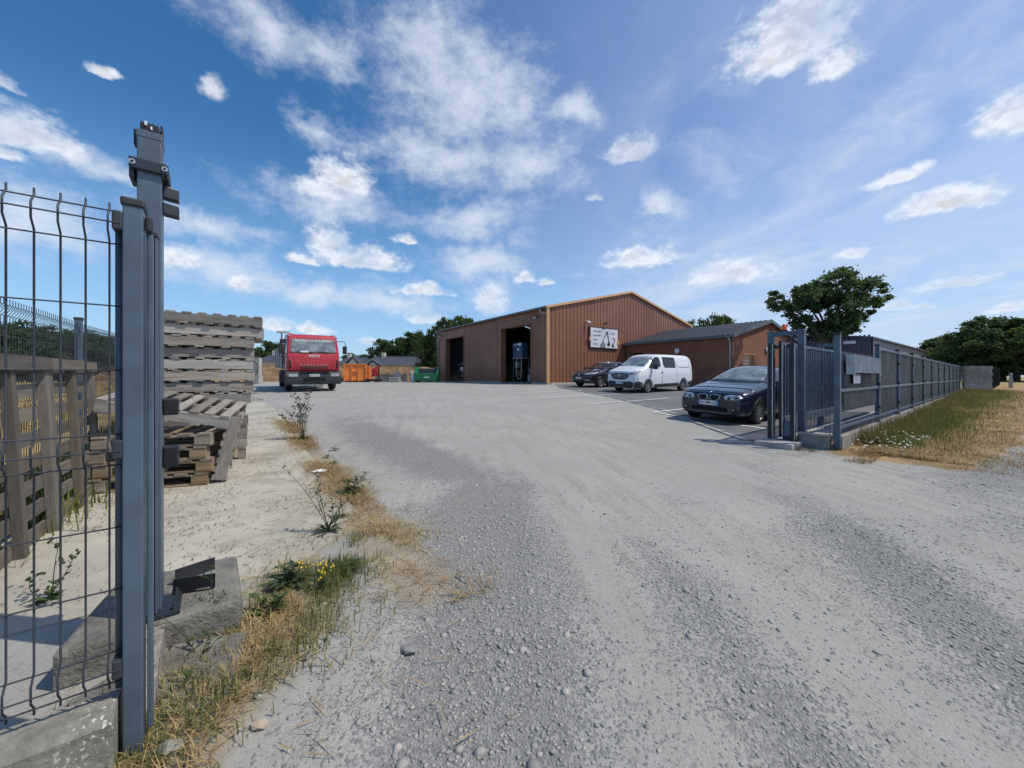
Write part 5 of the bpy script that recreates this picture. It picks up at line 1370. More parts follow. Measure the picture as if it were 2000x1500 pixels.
for vw in ('L', 'R'):
    S.patch('front_window', [(1.46, 1.24), (1.22, 1.25), (.98, 1.20), (.50, 1.33), (.50, 1.80), (.72, 1.82), (.98, 1.70)], vw, .006, M['glass'], van)
    S.patch('rear_window', [(.26, 1.42), (.14, 1.27), (-.82, 1.26), (-.82, 1.80), (.26, 1.82)], vw, .006, M['glass'], van)
    S.patch('blind_panel', [(-.90, 1.27), (-2.10, 1.27), (-2.20, 1.34), (-2.20, 1.80), (-.90, 1.80)], vw, .004, M['van_white'], van, .06, 1)
    S.patch('sill_moulding', [(1.10, .28), (1.0, .44), (-1.14, .47), (-1.16, .30)], vw, .006, M['plastic_grey'], van)
    S.patch('door_handle', [(.52, 1.0), (.34, 1.0), (.34, 1.04), (.52, 1.04)], vw, .012, M['black'], van)
    for x in (.40, -.92): S.patch('door_seam', [(x, .45), (x - .012, .45), (x - .012, 1.25), (x, 1.25)], vw, .003, M['plastic_grey'], van)
    S.patch('indicator', [(1.28, 1.0), (1.20, 1.0), (1.20, 1.03), (1.28, 1.03)], vw, .006, M['amber'], van)
    S.patch('bumper_side', [(2.46, .26), (2.46, .56), (2.25, .60), (1.98, .52), (1.93, .27)], vw, .007, M['plastic_grey'], van)
    S.patch('rear_bumper', [(-2.02, .32), (-1.98, .50), (-2.46, .58), (-2.46, .38)], vw, .007, M['plastic_grey'], van)
for mr in (False, True):
    S.patch('headlight', [(.50, .90), (.54, 1.0), (.74, 1.06), (.89, 1.14), (.90, 1.02), (.82, .91), (.64, .88)], 'F', .012, M['lamp_glass'], van, .05, 1, mr)
    S.patch('headlight_inner', [(.56, .93), (.60, .98), (.74, .99), (.72, .94)], 'F', .018, M['plastic_grey'], van, .05, 1, mr)
S.patch('grille', [(-.46, .99), (.46, .99), (.56, .88), (.44, .70), (.2, .66), (-.2, .66), (-.44, .70), (-.56, .88)], 'F', .010, M['black'], van, .05, 1)
for z in (.76, .84, .92): S.patch('grille_bar', [(-.42, z), (.42, z), (.42, z + .018), (-.42, z + .018)], 'F', .018, M['chrome'], van)
S.patch('emblem', [(-.085, .87), (0, .98), (.085, .87), (0, .76)], 'F', .024, M['chrome'], van)
S.patch('emblem_core', [(-.04, .87), (0, .925), (.04, .87), (0, .815)], 'F', .030, M['black'], van)
S.patch('lower_bumper', [(-.80, .26), (.80, .26), (.84, .50), (.60, .60), (.42, .565), (-.42, .565), (-.60, .60), (-.84, .50)], 'F', .008, M['plastic_grey'], van)
plate(van, S, 0, .50, 'FT-341-GH', off_=.05)
mirror_pair(van, 1.18, 1.10, 1.32, M['black'], (.12, .22, .26))
for x in (1.53, -1.57):
    for s_ in (1, -1): add_wheel(van, x, s_ * .84, .335, .21, 12, .23, M['rim'])
place(van, (1263, 768), 1.53, .86, -EB)

# --- dark crossover
suv = thing('crossover_car', 'dark crossover car with pale headlights parked against the hall gable', 'car')
KS = [(2.22, .34, .55, .50, .68, .80, .36, .78), (2.18, .26, .55, .68, .74, .86, .46, .84), (2.02, .24, .57, .82, .80, .94, .58, .915), (1.6, .23, .60, .90, .90, 1.02, .66, .99), (1.2, .23, .62, .915, .96, 1.08, .70, 1.05), (.95, .23, .62, .918, 1.0, 1.12, .72, 1.09),
      (.25, .23, .62, .918, 1.04, 1.50, .60, 1.44), (-.15, .23, .62, .918, 1.05, 1.58, .58, 1.52), (-1.1, .23, .63, .918, 1.08, 1.57, .57, 1.50), (-1.8, .27, .64, .90, 1.10, 1.44, .56, 1.37), (-2.1, .34, .66, .86, 1.06, 1.18, .58, 1.13), (-2.22, .42, .66, .76, .98, 1.04, .5, 1.0)]
mb = shell(KS); S = Surf(mb)
me = cut(mb, [(1.30, .34, .39, .62, 1.1), (1.30, .34, .39, -1.1, -.62), (-1.35, .34, .39, .62, 1.1), (-1.35, .34, .39, -1.1, -.62)])
link('body', me, M['suv_dark'], suv); me.polygons.foreach_set('use_smooth', [p_.area < .2 for p_ in me.polygons])
S.patch('windshield', [(-.66, 1.13), (.66, 1.13), (.54, 1.47), (.3, 1.50), (-.3, 1.50), (-.54, 1.47)], 'F', .005, M['glass'], suv)
for vw in ('L', 'R'):
    S.patch('side_window', [(.72, 1.09), (-.30, 1.11), (-.30, 1.46), (.05, 1.46), (.35, 1.36)], vw, .004, M['glass'], suv)
    S.patch('side_window', [(-.38, 1.11), (-1.25, 1.15), (-1.55, 1.27), (-1.15, 1.44), (-.38, 1.46)], vw, .004, M['glass'], suv)
    S.patch('window_trim', [(.74, 1.075), (.74, 1.085), (-1.25, 1.14), (-1.25, 1.125)], vw, .008, M['chrome'], suv)
    S.patch('roof_bar', [(.30, 1.47), (.0, 1.53), (-1.1, 1.53), (-1.1, 1.51), (.0, 1.51), (.32, 1.45)], vw, .02, M['chrome'], suv)
    S.patch('sill_moulding', [(.88, .27), (.85, .40), (-.92, .42), (-.94, .29)], vw, .006, M['black'], suv)
for mr in (False, True):
    S.patch('headlight', [(.38, .78), (.42, .84), (.62, .87), (.82, .90), (.80, .82), (.66, .775)], 'F', .012, M['lamp_glass'], suv, .05, 1, mr)
    S.patch('fog_trim', [(.46, .42), (.50, .46), (.72, .48), (.74, .44)], 'F', .012, M['chrome'], suv, .05, 0, mr)
S.patch('grille', [(-.36, .83), (.36, .83), (.30, .68), (-.30, .68)], 'F', .010, M['black'], suv)
S.patch('grille_bar', [(-.36, .80), (.36, .80), (.36, .815), (-.36, .815)], 'F', .018, M['chrome'], suv)
S.patch('emblem', [(-.065, .75), (0, .83), (.065, .75), (0, .67)], 'F', .022, M['chrome'], suv)
S.patch('lower_grille', [(-.5, .34), (.5, .34), (.44, .48), (-.44, .48)], 'F', .008, M['black'], suv)
plate(suv, S, 0, .57, 'EX-270-KB')
mirror_pair(suv, .62, 1.02, 1.13, M['suv_dark'])
for x in (1.30, -1.35):
    for s_ in (1, -1): add_wheel(suv, x, s_ * .80, .345, .21, 10, .235, M['rim'])
place(suv, (1171, 757.5), 1.30, .82, -EB)

# --- red tipper truck
trk = thing('tipper_truck', 'red tipper truck facing the camera on the left of the yard', 'truck')
hw = 1.16
cab = MB(); cprof = [(-.60, .98), (1.06, .98), (1.20, 1.02), (1.25, 1.30), (1.22, 1.72), (1.16, 1.90), (.96, 2.62), (.86, 2.74), (.66, 2.80), (-.50, 2.82), (-.60, 2.74)]
cprof = chaikin(cprof, True, 1); n = len(cprof); rows = []
for y, ins_, in ((-hw, .06), (-hw + .015, .03), (-hw + .06, 0), (-.4, -.02), (.4, -.02), (hw - .06, 0), (hw - .015, .03), (hw, .06)):
    rows.append([(x - (ins_ if x > .3 else 0) - (ins_ * 1.5 + .0 if abs(y) > hw - .03 and x > .9 else 0), y * (1 - .055 * max(0, z - 1.9) / .9), z - (ins_ * .6 if z > 2.4 else 0)) for x, z in cprof])
cab.add([q_ for r_ in rows for q_ in r_], [(i * n + k, i * n + (k + 1) % n, (i + 1) * n + (k + 1) % n, (i + 1) * n + k) for i in range(len(rows) - 1) for k in range(n)] + [tuple(range(n))[::-1], tuple((len(rows) - 1) * n + k for k in range(n))])
bm = bmesh.new(); me = cab.mesh('cab'); bm.from_mesh(me); bmesh.ops.recalc_face_normals(bm, faces=bm.faces); bm.to_mesh(me); bm.free()
S = Surf(cab); link('cab', me, M['truck_red'], trk, False, .02)
S.patch('windshield', [(-1.02, 1.90), (1.02, 1.90), (.96, 2.56), (-.96, 2.56)], 'F', .006, M['glass_pale'], trk, .08)
S.patch('windshield_seal', [(-1.05, 1.875), (1.05, 1.875), (1.05, 1.90), (-1.05, 1.90)], 'F', .010, M['black'], trk, .08)
for y in (-.35, .35): 
    mb = MB().tube([(1.22, y + .30, 1.90), (1.18, y - .25, 1.955)], .014, 5); link('wiper', mb.mesh('wiper'), M['black'], trk)
for vw in ('L', 'R'):
    S.patch('side_window', [(.92, 1.86), (-.10, 1.80), (-.10, 2.52), (.76, 2.52)], vw, .006, M['glass'], trk, .1)
    S.patch('corner_vent', [(1.10, 1.12), (1.10, 1.50), (1.0, 1.50), (1.0, 1.12)], vw, .006, M['black'], trk, .1)
    S.patch('door_seam', [(-.18, 1.05), (-.20, 1.05), (-.20, 2.6), (-.18, 2.6)], vw, .004, M['wellblack'], trk, .1)
for mr in (False, True):
    S.patch('corner_grille', [(.98, 1.16), (1.07, 1.14), (1.08, 1.52), (1.0, 1.56)], 'F', .008, M['black'], trk, .06, 0, mr)
    S.patch('panel_seam', [(.72, 1.08), (.735, 1.08), (.94, 1.80), (.925, 1.80)], 'F', .004, mat('seam_red', (.16, .01, .015), .6) if not mr else bpy.data.materials['seam_red'], trk, .06, 0, mr)
for z in (1.12, 1.19): S.patch('grille_slot', [(-.62, z), (.62, z), (.62, z + .045), (-.62, z + .045)], 'F', .006, M['black'], trk, .08)
x_ = S.hit(0, 1.72, 'F')[0].x
text_part('IVECO', .17, M['plate'], trk, frame((S.hit(0, 1.735, 'F')[0].x + .02, 0, 1.735), (0, 1, 0), (0, 0, 1)), name='maker_lettering', depth=.008)
for k, ch in enumerate('EUROCARGO'):
    text_part(ch, .10, M['chrome'], trk, frame((S.hit((k - 4) * .145, 1.31, 'F')[0].x + .015, (k - 4) * .145, 1.31), (0, 1, 0), (0, 0, 1)), name='model_letter', depth=.004)
nrm_ = Vector((.72, 0, .20)).normalized(); upv = Vector((-.20, 0, .72)).normalized()
text_part('Select Poids Lourds 49 ANGERS', .125, M['plate'], trk, frame(S.hit(0, 2.48, 'F')[0] + nrm_ * .02, (0, 1, 0), upv), name='windshield_lettering', sx=.98)
mb = MB().box((1.22, -.42, 1.945), (.02, .34, .07)); link('windshield_card', mb.mesh('windshield_card'), M['paper'], trk)
bp = chaikin([(.45, .36), (1.22, .33), (1.33, .40), (1.34, .90), (1.24, 1.0), (.45, 1.0)], True, 1)
mb = MB().prism([(x, -1.22, z) for x, z in bp], (0, 2.44, 0)); link('bumper', mb.mesh('bumper'), M['plastic_grey'], trk, False, .03)
mb = MB().box((1.325, 0, .60), (.05, .95, .17)); link('bumper_opening', mb.mesh('bumper_opening'), M['wellblack'], trk)
mb = MB().box((1.25, 0, .925), (.20, 1.3, .10)); link('bumper_step', mb.mesh('bumper_step'), M['wellblack'], trk)
for s_ in (-1, 1):
    mb = MB().box((1.335, s_ * .92, .80), (.05, .40, .15)); hl = link('headlight', mb.mesh('headlight'), M['lamp_glass'], trk, False, .02)
    for k in (-.11, .06):
        mb = MB().lathe([(.055, 0), (.05, .012), (.01, .014)], (1.362, s_ * .92 + k, .80), (1, 0, 0), 14); link('lamp_reflector', mb.mesh('lamp_reflector'), M['chrome'], hl)
    mb = MB().box((1.30, s_ * 1.155, .80), (.06, .05, .14)); link('indicator', mb.mesh('indicator'), M['amber'], trk)
    arm = MB().tube([(.95, s_ * 1.08, 2.48), (1.22, s_ * 1.36, 2.50), (1.25, s_ * 1.44, 2.36), (1.25, s_ * 1.45, 1.72), (1.10, s_ * 1.12, 1.66)], .018, 6); link('mirror_arm', arm.mesh('mirror_arm'), M['black'], trk)
    mb = MB().box((1.22, s_ * 1.40, 2.06), (.09, .20, .40)); link('mirror', mb.mesh('mirror'), M['black'], trk, False, .03)
    mb = MB().box((.62, s_ * .92, 2.81), (.10, .10, .05)); link('roof_marker', mb.mesh('roof_marker'), M['amber'], trk, False, .01)
    mb = MB().box((.90, s_ * 1.0, 2.70), (.05, .12, .03)); link('roof_lamp', mb.mesh('roof_lamp'), M['lamp_glass'], trk)
    mud = chaikin([(-.62, .45), (-.62, .98), (.45, .98), (.45, .45), (.36, .45), (.30, .86), (-.46, .86), (-.50, .45)], False, 1)
    mb = MB().prism([(x, s_ * 1.20 - .14, z) for x, z in mud], (0, .28, 0)); link('mudguard', mb.mesh('mudguard'), M['plastic_grey'], trk)
mb = MB().box((1.25, -1.33, 2.42), (.12, .24, .20)); link('wide_mirror', mb.mesh('wide_mirror'), M['black'], trk, False, .04)
plate(trk, None, 0, .80, 'BM-085-EB', x=1.335)
mb = MB().box((1.20, -.12, .335), (.10, 1.1, .06)); link('bumper_beam', mb.mesh('bumper_beam'), M['galv'], trk)
for x, ys_ in ((0, (1.0, -1.0)), (-3.4, (1.0, -1.0, .70, -.70))):
    for y in ys_: add_wheel(trk, x, y, .48, .27, 8, .28, M['tin_grey'])
for s_ in (-1, 1):
    mb = MB().box((-2.2, s_ * .42, .82), (5.6, .09, .24)); link('chassis_rail', mb.mesh('chassis_rail'), M['black'], trk)
mb = MB().box((-1.6, 0, .62), (1.2, 2.2, .40)); link('fuel_tank', mb.mesh('fuel_tank'), M['black'], trk, False, .05)
mb = MB().box((-2.95, 0, 1.13), (4.4, 2.36, .12)); link('bed_floor', mb.mesh('bed_floor'), M['bed_grey'], trk)
for s_ in (-1, 1):
    for k in range(3):
        mb = MB().box((-2.95, s_ * 1.17, 1.36 + k * .34), (4.4, .05, .31)); link('side_board', mb.mesh('side_board'), M['bed_grey'], trk)
    for x in (-.80, -2.2, -3.6, -5.1):
        mb = MB().box((x, s_ * 1.205, 1.65), (.10, .05, 1.10)); link('side_post', mb.mesh('side_post'), M['tin_grey'], trk)
mb = MB().box((-.74, 0, 1.75), (.06, 2.36, 1.2)); link('headboard', mb.mesh('headboard'), M['bed_grey'], trk)
mb = MB().tube([(-.68, -1.22, 1.3), (-.68, -1.22, 2.92)], .035, 6); link('beacon_mast', mb.mesh('beacon_mast'), M['tin_grey'], trk)
mb = MB().box((-.68, -1.14, 2.95), (.20, .55, .09)); link('mast_board', mb.mesh('mast_board'), M['bed_grey'], trk)
trk_p = pix(608, 762)
place(trk, (607, 762), 0, 0, (-GB) * 1.0); trk.scale = (.95, .95, .95)

# ------------------------------------------------------------------ back of the yard
def bgp(px, Y, dz=0.0): return on((px - 1000) / FPX * Y, Y, dz)
def xa(rz): return Vector((math.cos(rz), math.sin(rz), 0)), Vector((-math.sin(rz), math.cos(rz), 0))
# orange roll-off container
c0 = bgp(694, 37.0); ex, ey = xa(R(-24) + R(18)); 
oc = thing('roll_off_container', 'orange steel roll-off container beside the red truck', 'container', c0, R(16))
W_, H_, L_ = 2.05, 1.72, 4.6
ex, ey = xa(R(16))
def ob(u, v, z): return c0 + ex * u + ey * v + UP * z
def oplate(name, pts, dv, m_): mb = MB(); mb.prism(pts, dv); part(name, mb, m_, oc)
oplate('front_wall', [ob(-W_ / 2, 0, .16), ob(W_ / 2, 0, .16), ob(W_ / 2, 0, H_), ob(-W_ / 2, 0, H_)], ey * .06, M['skip_orange'])
oplate('rear_wall', [ob(-W_ / 2, L_, .16), ob(W_ / 2, L_, .16), ob(W_ / 2, L_, H_), ob(-W_ / 2, L_, H_)], ey * .06, M['skip_orange'])
for s_ in (-1, 1): oplate('side_wall', [ob(s_ * W_ / 2, .06, .16), ob(s_ * W_ / 2, L_, .16), ob(s_ * W_ / 2, L_, H_ - .1), ob(s_ * W_ / 2, .06, H_)], ex * -.05 * s_, M['skip_orange'])
oplate('floor', [ob(-W_ / 2, 0, .14), ob(W_ / 2, 0, .14), ob(W_ / 2, L_, .14), ob(-W_ / 2, L_, .14)], UP * .05, M['skip_orange'])
for u in (-.98, -.30, .30, .98):
    mb = MB().box(ob(u, -.05, (H_ + .1) / 2), (.09, .10, H_ - .05), ex, ey); part('front_rib', mb, M['skip_orange'], oc)
for z in (H_, 1.02):
    mb = MB().box(ob(0, -.06, z), (W_ if z > 1.5 else .56, .10, .09), ex, ey); part('cross_rib', mb, M['skip_orange'], oc)
for k in range(6):
    for s_ in (-1, 1):
        mb = MB().box(ob(s_ * (W_ / 2 + .04), .5 + k * .75, H_ / 2 + .05), (.08, .08, H_ - .3), ex, ey); part('side_rib', mb, M['skip_orange'], oc)
for s_ in (-.5, .5):
    mb = MB().box(ob(s_, L_ / 2, .07), (.12, L_ - .2, .14), ex, ey); part('skid', mb, M['black'], oc)
# red compact machine in a dark frame
q = bgp(730, 36.4); rm = thing('red_machine', 'small red machine in a dark steel frame beside the orange container', 'machine', q)
for u in (-.55, .5):
    mb = MB().box(q + Vector((u, 0, .85)), (.07, .07, 1.7)); part('mast', mb, M['black'], rm)
mb = MB().box(q + Vector((0, 0, 1.62)), (1.1, .07, .07)); part('crossbar', mb, M['black'], rm)
mb = MB().box(q + Vector((0, .1, .20)), (1.3, .9, .22)); part('base_frame', mb, M['black'], rm)
mb = MB().box(q + Vector((.15, .1, .95)), (.55, .6, .75)); mb.box(q + Vector((.30, .1, 1.40)), (.34, .4, .22)); part('engine_cover', mb, M['red_mach'], rm, False, .05)
mb = MB().tube([q + Vector((-.1, -.25, .5)), q + Vector((.05, -.3, 1.1)), q + Vector((.35, -.3, 1.3)), q + Vector((.5, -.3, .7))], .06, 8); part('hydraulic_arm', mb, M['red_mach'], rm, True)
for u in (-.35, .35):
    mb = MB().lathe([(.16, -.06), (.16, .06)], q + Vector((u, -.38, .165)), (0, 1, 0), 16); part('wheel', mb, M['rubber'], rm)
# retaining wall of concrete elements
for k in range(7):
    px0 = 738 + k * 9.0
    q = bgp(px0, 38.3); h_ = .80 + .05 * random.uniform(-1, 1)
    mb = MB().box(q + UP * h_ / 2, (.455, .16, h_)).box(q + Vector((0, .3, .05)), (.455, .45, .10))
    single('concrete_element', mb, M['concrete_wall'], ['leftmost', 'second', 'third', 'fourth', 'fifth', 'sixth', 'rightmost'][k] + (' upright concrete wall element left of the green skip' if k in (0, 6) else ' upright concrete wall element from the red machine'), 'concrete element', q, 'concrete wall elements', bevel=.02)
q = bgp(775, 37.0); mb = MB().box(q + UP * .50 + Vector((0, .2, 0)), (.60, .10, 1.0), *xa(R(10))).box(q + UP * .12, (.8, .5, .24))
single('grey_panel', mb, M['tin_grey'], 'grey sheet leaning on the concrete wall elements', 'panel', q)
for k in range(4):
    q = bgp(771, 36.4, .01 + k * .12); mb = MB().box(q + UP * .05, (.95, .5, .095)); mb.box(q + UP * .05 - Vector((0, .255, 0)), (.7, .02, .05)); single('kerb_pack', mb, M['concrete_pale'], ['lowest', 'second lowest', 'second highest', 'highest'][k] + ' pale slab of the little pile before the concrete elements', 'slab', group='pile of pale slabs', bevel=.01)
for k in range(5):
    q = bgp(807.5, 36.8, .01 + k * .205); mb = MB().box(q + UP * .095 + Vector((random.uniform(-.02, .02), 0, 0)), (.42, .5, .19)); mb.box(q + UP * .095, (.30, .515, .10)); single('white_block', mb, M['white'], ['lowest', 'second lowest', 'middle', 'second highest', 'topmost'][k] + ' white block of the pile beside the green skip', 'block', group='pile of white blocks', bevel=.03)
# green skip
c1 = bgp(834, 35.6); gs = thing('green_skip', 'green open skip with dark load beside the hall corner', 'skip', c1)
def gp(u, v, z): return c1 + Vector((u, v, z))
mb = MB().prism([gp(-.95, -.55, .18), gp(.95, -.55, .18), gp(1.02, -.75, .78), gp(-1.02, -.75, .78)], (0, .05, 0)); part('front_panel', mb, M['skip_green'], gs)
mb = MB().prism([gp(-.95, .9, .18), gp(.95, .9, .18), gp(1.02, .9, 1.30), gp(-1.02, .9, 1.30)], (0, .05, 0)); part('back_panel', mb, M['tin_dark'], gs)
for s_ in (-1, 1):
    mb = MB().prism([gp(s_ * 1.0, -.58, .14), gp(s_ * 1.0, .95, .14), gp(s_ * 1.05, .95, 1.38), gp(s_ * 1.05, .10, 1.38), gp(s_ * 1.05, -.45, .95), gp(s_ * 1.05, -.80, .86)], (-s_ * .05, 0, 0)); part('side_panel', mb, M['skip_green'], gs)
    mb = MB().box(gp(s_ * 1.07, .3, 1.40), (.10, 1.3, .07)); part('top_rim', mb, M['skip_green'], gs)
    mb = MB().box(gp(s_ * .9, .15, .07), (.14, 1.6, .14)); part('skid', mb, M['skip_green'], gs)
    mb = MB().box(gp(s_ * 1.09, -.2, .72), (.09, .09, 1.2)); part('lift_post', mb, M['skip_green'], gs)
mb = MB().box(gp(0, -.78, .80), (2.12, .08, .08)); part('front_rim', mb, M['skip_green'], gs)
mb = MB().box(gp(.15, -.725, .48), (.52, .02, .10)); part('number_label', mb, M['white'], gs)
mb = MB().box(gp(0, .15, .20), (1.9, 1.45, .06)); part('floor', mb, M['tin_dark'], gs)
# pale electricity pillar with a cable loop
q = bgp(502, 29.5); ep = thing('service_pillar', 'pale concrete service pillar with a black cable loop left of the truck', 'pillar', q)
mb = MB().box(q + UP * .28, (.62, .5, .56)); part('base', mb, M['concrete_pale'], ep, False, .02)
mb = MB().box(q + UP * 1.27, (.54, .35, 1.42)); part('cabinet', mb, M['concrete_pale'], ep, False, .02)
mb = MB().tube([q + Vector((-.05 + .24 * math.sin(k * .6), -.21, 1.15 + .52 * math.cos(k * .6))) for k in range(12)], .022, 6); part('cable', mb, M['black'], ep, True)
# earth bank behind the yard
nbx, nby = 150, 14
bu = np.linspace(-78, 4, nbx); bv = np.linspace(-1, 1, nby); BU, BV = np.meshgrid(bu, bv)
prof_ = np.clip(1 - np.abs(BV) ** 1.6, 0, 1)
hgt_ = (1.75 + .5 * (fbm(BU * .12, BV + 3, 51) - .5)) * prof_ * sstep(4, 0, BU)
bx_ = BU; by_ = 44.5 + BV * 4.2 + .03 * BU
mz = Gn(bx_, by_) - .05 + hgt_ + .35 * (fbm(BU * .9, BV * 3, 52) - .5) * prof_
idx = np.arange(nbx * nby).reshape(nby, nbx)
o_ = link('earth_bank', mesh_np('earth_bank', np.stack([bx_, by_, mz], -1).reshape(-1, 3), np.stack([idx[:-1, :-1], idx[:-1, 1:], idx[1:, 1:], idx[1:, :-1]], -1).reshape(-1, 4)), M['earth'], None, True); o_['kind'] = 'structure'
nb_ = 26000; u = rng.uniform(-70, 2, nb_); v = rng.uniform(-.95, .3, nb_)
pz_ = np.clip(1 - np.abs(v) ** 1.6, 0, 1); hz2 = (1.75 + .5 * (fbm(u * .12, v + 3, 51) - .5)) * pz_ * sstep(4, 0, u)
Xb = u; Yb = 44.5 + v * 4.2 + .03 * u; Zb = Gn(Xb, Yb) - .08 + hz2 + .35 * (fbm(u * .9, v * 3, 52) - .5) * pz_
def blade_mesh(name, X, Y, Z, hlo, hhi, w, material, label):
    n = len(X); h = rng.uniform(hlo, hhi, n); a = rng.uniform(0, 6.283, n); ca, sa = np.cos(a), np.sin(a)
    P = np.stack([np.stack([X - ca * w, Y - sa * w, Z], -1), np.stack([X + ca * w, Y + sa * w, Z], -1), np.stack([X + rng.normal(0, .3, n) * h, Y + rng.normal(0, .3, n) * h, Z + h], -1)], 1)
    o_ = link(name, mesh_np(name, P.reshape(-1, 3), np.arange(3 * n).reshape(-1, 3)), material); o_['kind'] = 'stuff'; o_['label'] = label
keep_ = fbm(u * .7, v * 4, 61) > .42
blade_mesh('bank_grass', Xb[keep_], Yb[keep_], Zb[keep_], .06, .22, .03, M['straw_brown'], 'dry brown grass on the earth bank')

# houses beyond the bank
def house(label, px0, px1, Y, eave_y, ridge_y, depth, gable=None, hip=0.0):
    x0, x1 = (px0 - 1000) / FPX * Y, (px1 - 1000) / FPX * Y
    ze = EYE + (HOR - eave_y) / FPX * Y; zr = EYE + (HOR - ridge_y) / FPX * (Y + depth / 2); g_ = G(x0, Y)
    h_ = thing('house', label, 'house', (.5 * (x0 + x1), Y, g_ - .05))
    mb = MB().box((.5 * (x0 + x1), Y + depth / 2, (g_ - .05 + ze) / 2), (x1 - x0, depth, ze - g_ + .05)); part('wall', mb, M['cream'], h_)
    e = .35; hx = hip * (x1 - x0)
    P = [Vector((x0 - e, Y - e, ze)), Vector((x1 + e, Y - e, ze)), Vector((x1 + e, Y + depth + e, ze)), Vector((x0 - e, Y + depth + e, ze)), Vector((x0 - e + hx, Y + depth / 2, zr)), Vector((x1 + e - hx, Y + depth / 2, zr))]
    mb = MB(); mb.add(P, [(0, 1, 5, 4), (1, 2, 5), (2, 3, 4, 5), (3, 0, 4), (3, 2, 1, 0)]); rf_ = part('roof', mb, M['slate'], h_)
    mb = MB().tube([P[4] + UP * .03, P[5] + UP * .03], .12, 6); part('ridge', mb, M['slate'], rf_)
    for k in range(int((x1 - x0) / 3.2)):
        mb = MB().box((x0 + 1.6 + k * 3.2, Y - .02, ze - 1.3), (1.1, .06, 1.2)); part('window', mb, M['glass'], h_)
    if gable:
        gx0, gx1, gz = (gable[0] - 1000) / FPX * Y, (gable[1] - 1000) / FPX * Y, EYE + (HOR - gable[2]) / FPX * Y
        mb = MB().prism([(gx0, Y - 1.2, ze - 1.8), (gx1, Y - 1.2, ze - 1.8), (gx1, Y - 1.2, ze), ((gx0 + gx1) / 2, Y - 1.2, gz), (gx0, Y - 1.2, ze)], (0, 2.4, 0)); part('front_gable', mb, M['cream'], h_)
        for s_, gx in ((-1, gx0), (1, gx1)):
            mb = MB().prism([(gx + s_ * .35, Y - 1.4, ze - .05), ((gx0 + gx1) / 2, Y - 1.4, gz + .18), ((gx0 + gx1) / 2, Y - 1.4, gz + .40), (gx + s_ * .35, Y - 1.4, ze + .15)], (0, 2.8, 0)); part('gable_roof', mb, M['slate'], h_)
    mb = MB().box((x0 + (x1 - x0) * .12 + hx, Y + depth / 2, zr + .25), (.6, .8, 1.0)); part('chimney', mb, M['cream'], rf_)
    return h_
house('long low house with slate roof behind the earth bank', 706, 832, 66, 714, 697, 9, (724, 742, 708), .09)
house('small house with a pale gable behind the orange container', 660, 700, 70, 713, 699, 8, (683, 705, 700))
house('slate roofed house between the pallet stack and the truck', 498, 556, 64, 707, 693, 9)

# grey sheet-metal building behind the street fence
eg, gg = xa(R(36.9)); bc0 = Vector((26.2, 28.0, 0)); ztop = 4.1
gb = thing('metal_shed', 'grey sheet metal shed behind the screened fence on the right', 'building', bc0, R(36.9))
def bq(a, o, z): q_ = bc0 + eg * a + gg * o; return Vector((q_.x, q_.y, z))
mb = MB().box(bq(13.5, 3.5, ztop / 2), (26.9, 6.8, ztop - .1), eg, gg); part('shell', mb, M['tin_grey'], gb)
mb = MB()
for k in range(28):
    mb.box(bq(-.03, .12 + k * .25, ztop / 2 + .15), (.06, .12, ztop), eg, gg)
part('ribbed_end', mb, M['tin_dark'], gb)['kind'] = 'stuff'
mb = MB().prism([bq(-.1, -.12, ztop), bq(-.1, 3.5, ztop + .45), bq(-.1, 7.1, ztop + .45), bq(-.1, 7.1, ztop + .3), bq(-.1, 3.5, ztop + .3), bq(-.1, -.12, ztop - .12)], eg * 27.2); part('roof', mb, M['tin_dark'], gb)
mb = MB().box(bq(0.0, -.03, ztop / 2), (.14, .14, ztop), eg, gg); part('corner_trim', mb, M['black'], gb)
mb = MB().box(bq(4.4, -.05, 1.75), (4.6, .08, 3.1), eg, gg); part('sliding_door', mb, mat('tin_light', (.25, .27, .29), .5), gb)
mb = MB().box(bq(4.4, -.09, 3.34), (5.6, .10, .10), eg, gg); part('door_rail', mb, M['tin_dark'], gb)
mb = MB().box(bq(7.9, -.05, 1.75), (2.0, .08, 3.1), eg, gg); part('sliding_door', mb, M['tin_dark'], gb)
mb = MB().box(bq(-.08, 1.2, ztop - .35), (.05, .7, .22), eg, gg); part('vent', mb, M['white'], gb)
# block wall at the end of the screened fence and the dark fence past it
wp = fq(28.5, -.1); wq = fq(29.9, -1.15)
mbw = thing('block_wall', 'short grey concrete block wall at the far end of the screened fence', 'wall', Vector((wp.x, wp.y, .2)))
dv = (wq - wp).normalized(); nv = Vector((-dv.y, dv.x, 0)); Lw = (wq - wp).length
for r_ in range(8):
    for k in range(4):
        o = wp + dv * (.05 + (k + .5) * Lw / 4.2 + (.1 if r_ % 2 else 0)); mb = MB().box(o + UP * (.20 + (r_ + .5) * .205), (Lw / 4.2 - .015, .2 + random.uniform(-.006, .006), .193), dv, nv); part('concrete_block', mb, M['concrete_wall'], mbw)
mb = MB().box((wp + wq) / 2 + UP * 1.0 + dv * .05, (Lw * .96, .17, 1.62), dv, nv); part('mortar_core', mb, M['concrete'], mbw)
df = thing('dark_fence', 'dark panel fence beyond the block wall at the far right', 'fence', fq(31, -1.1) + UP * .2)
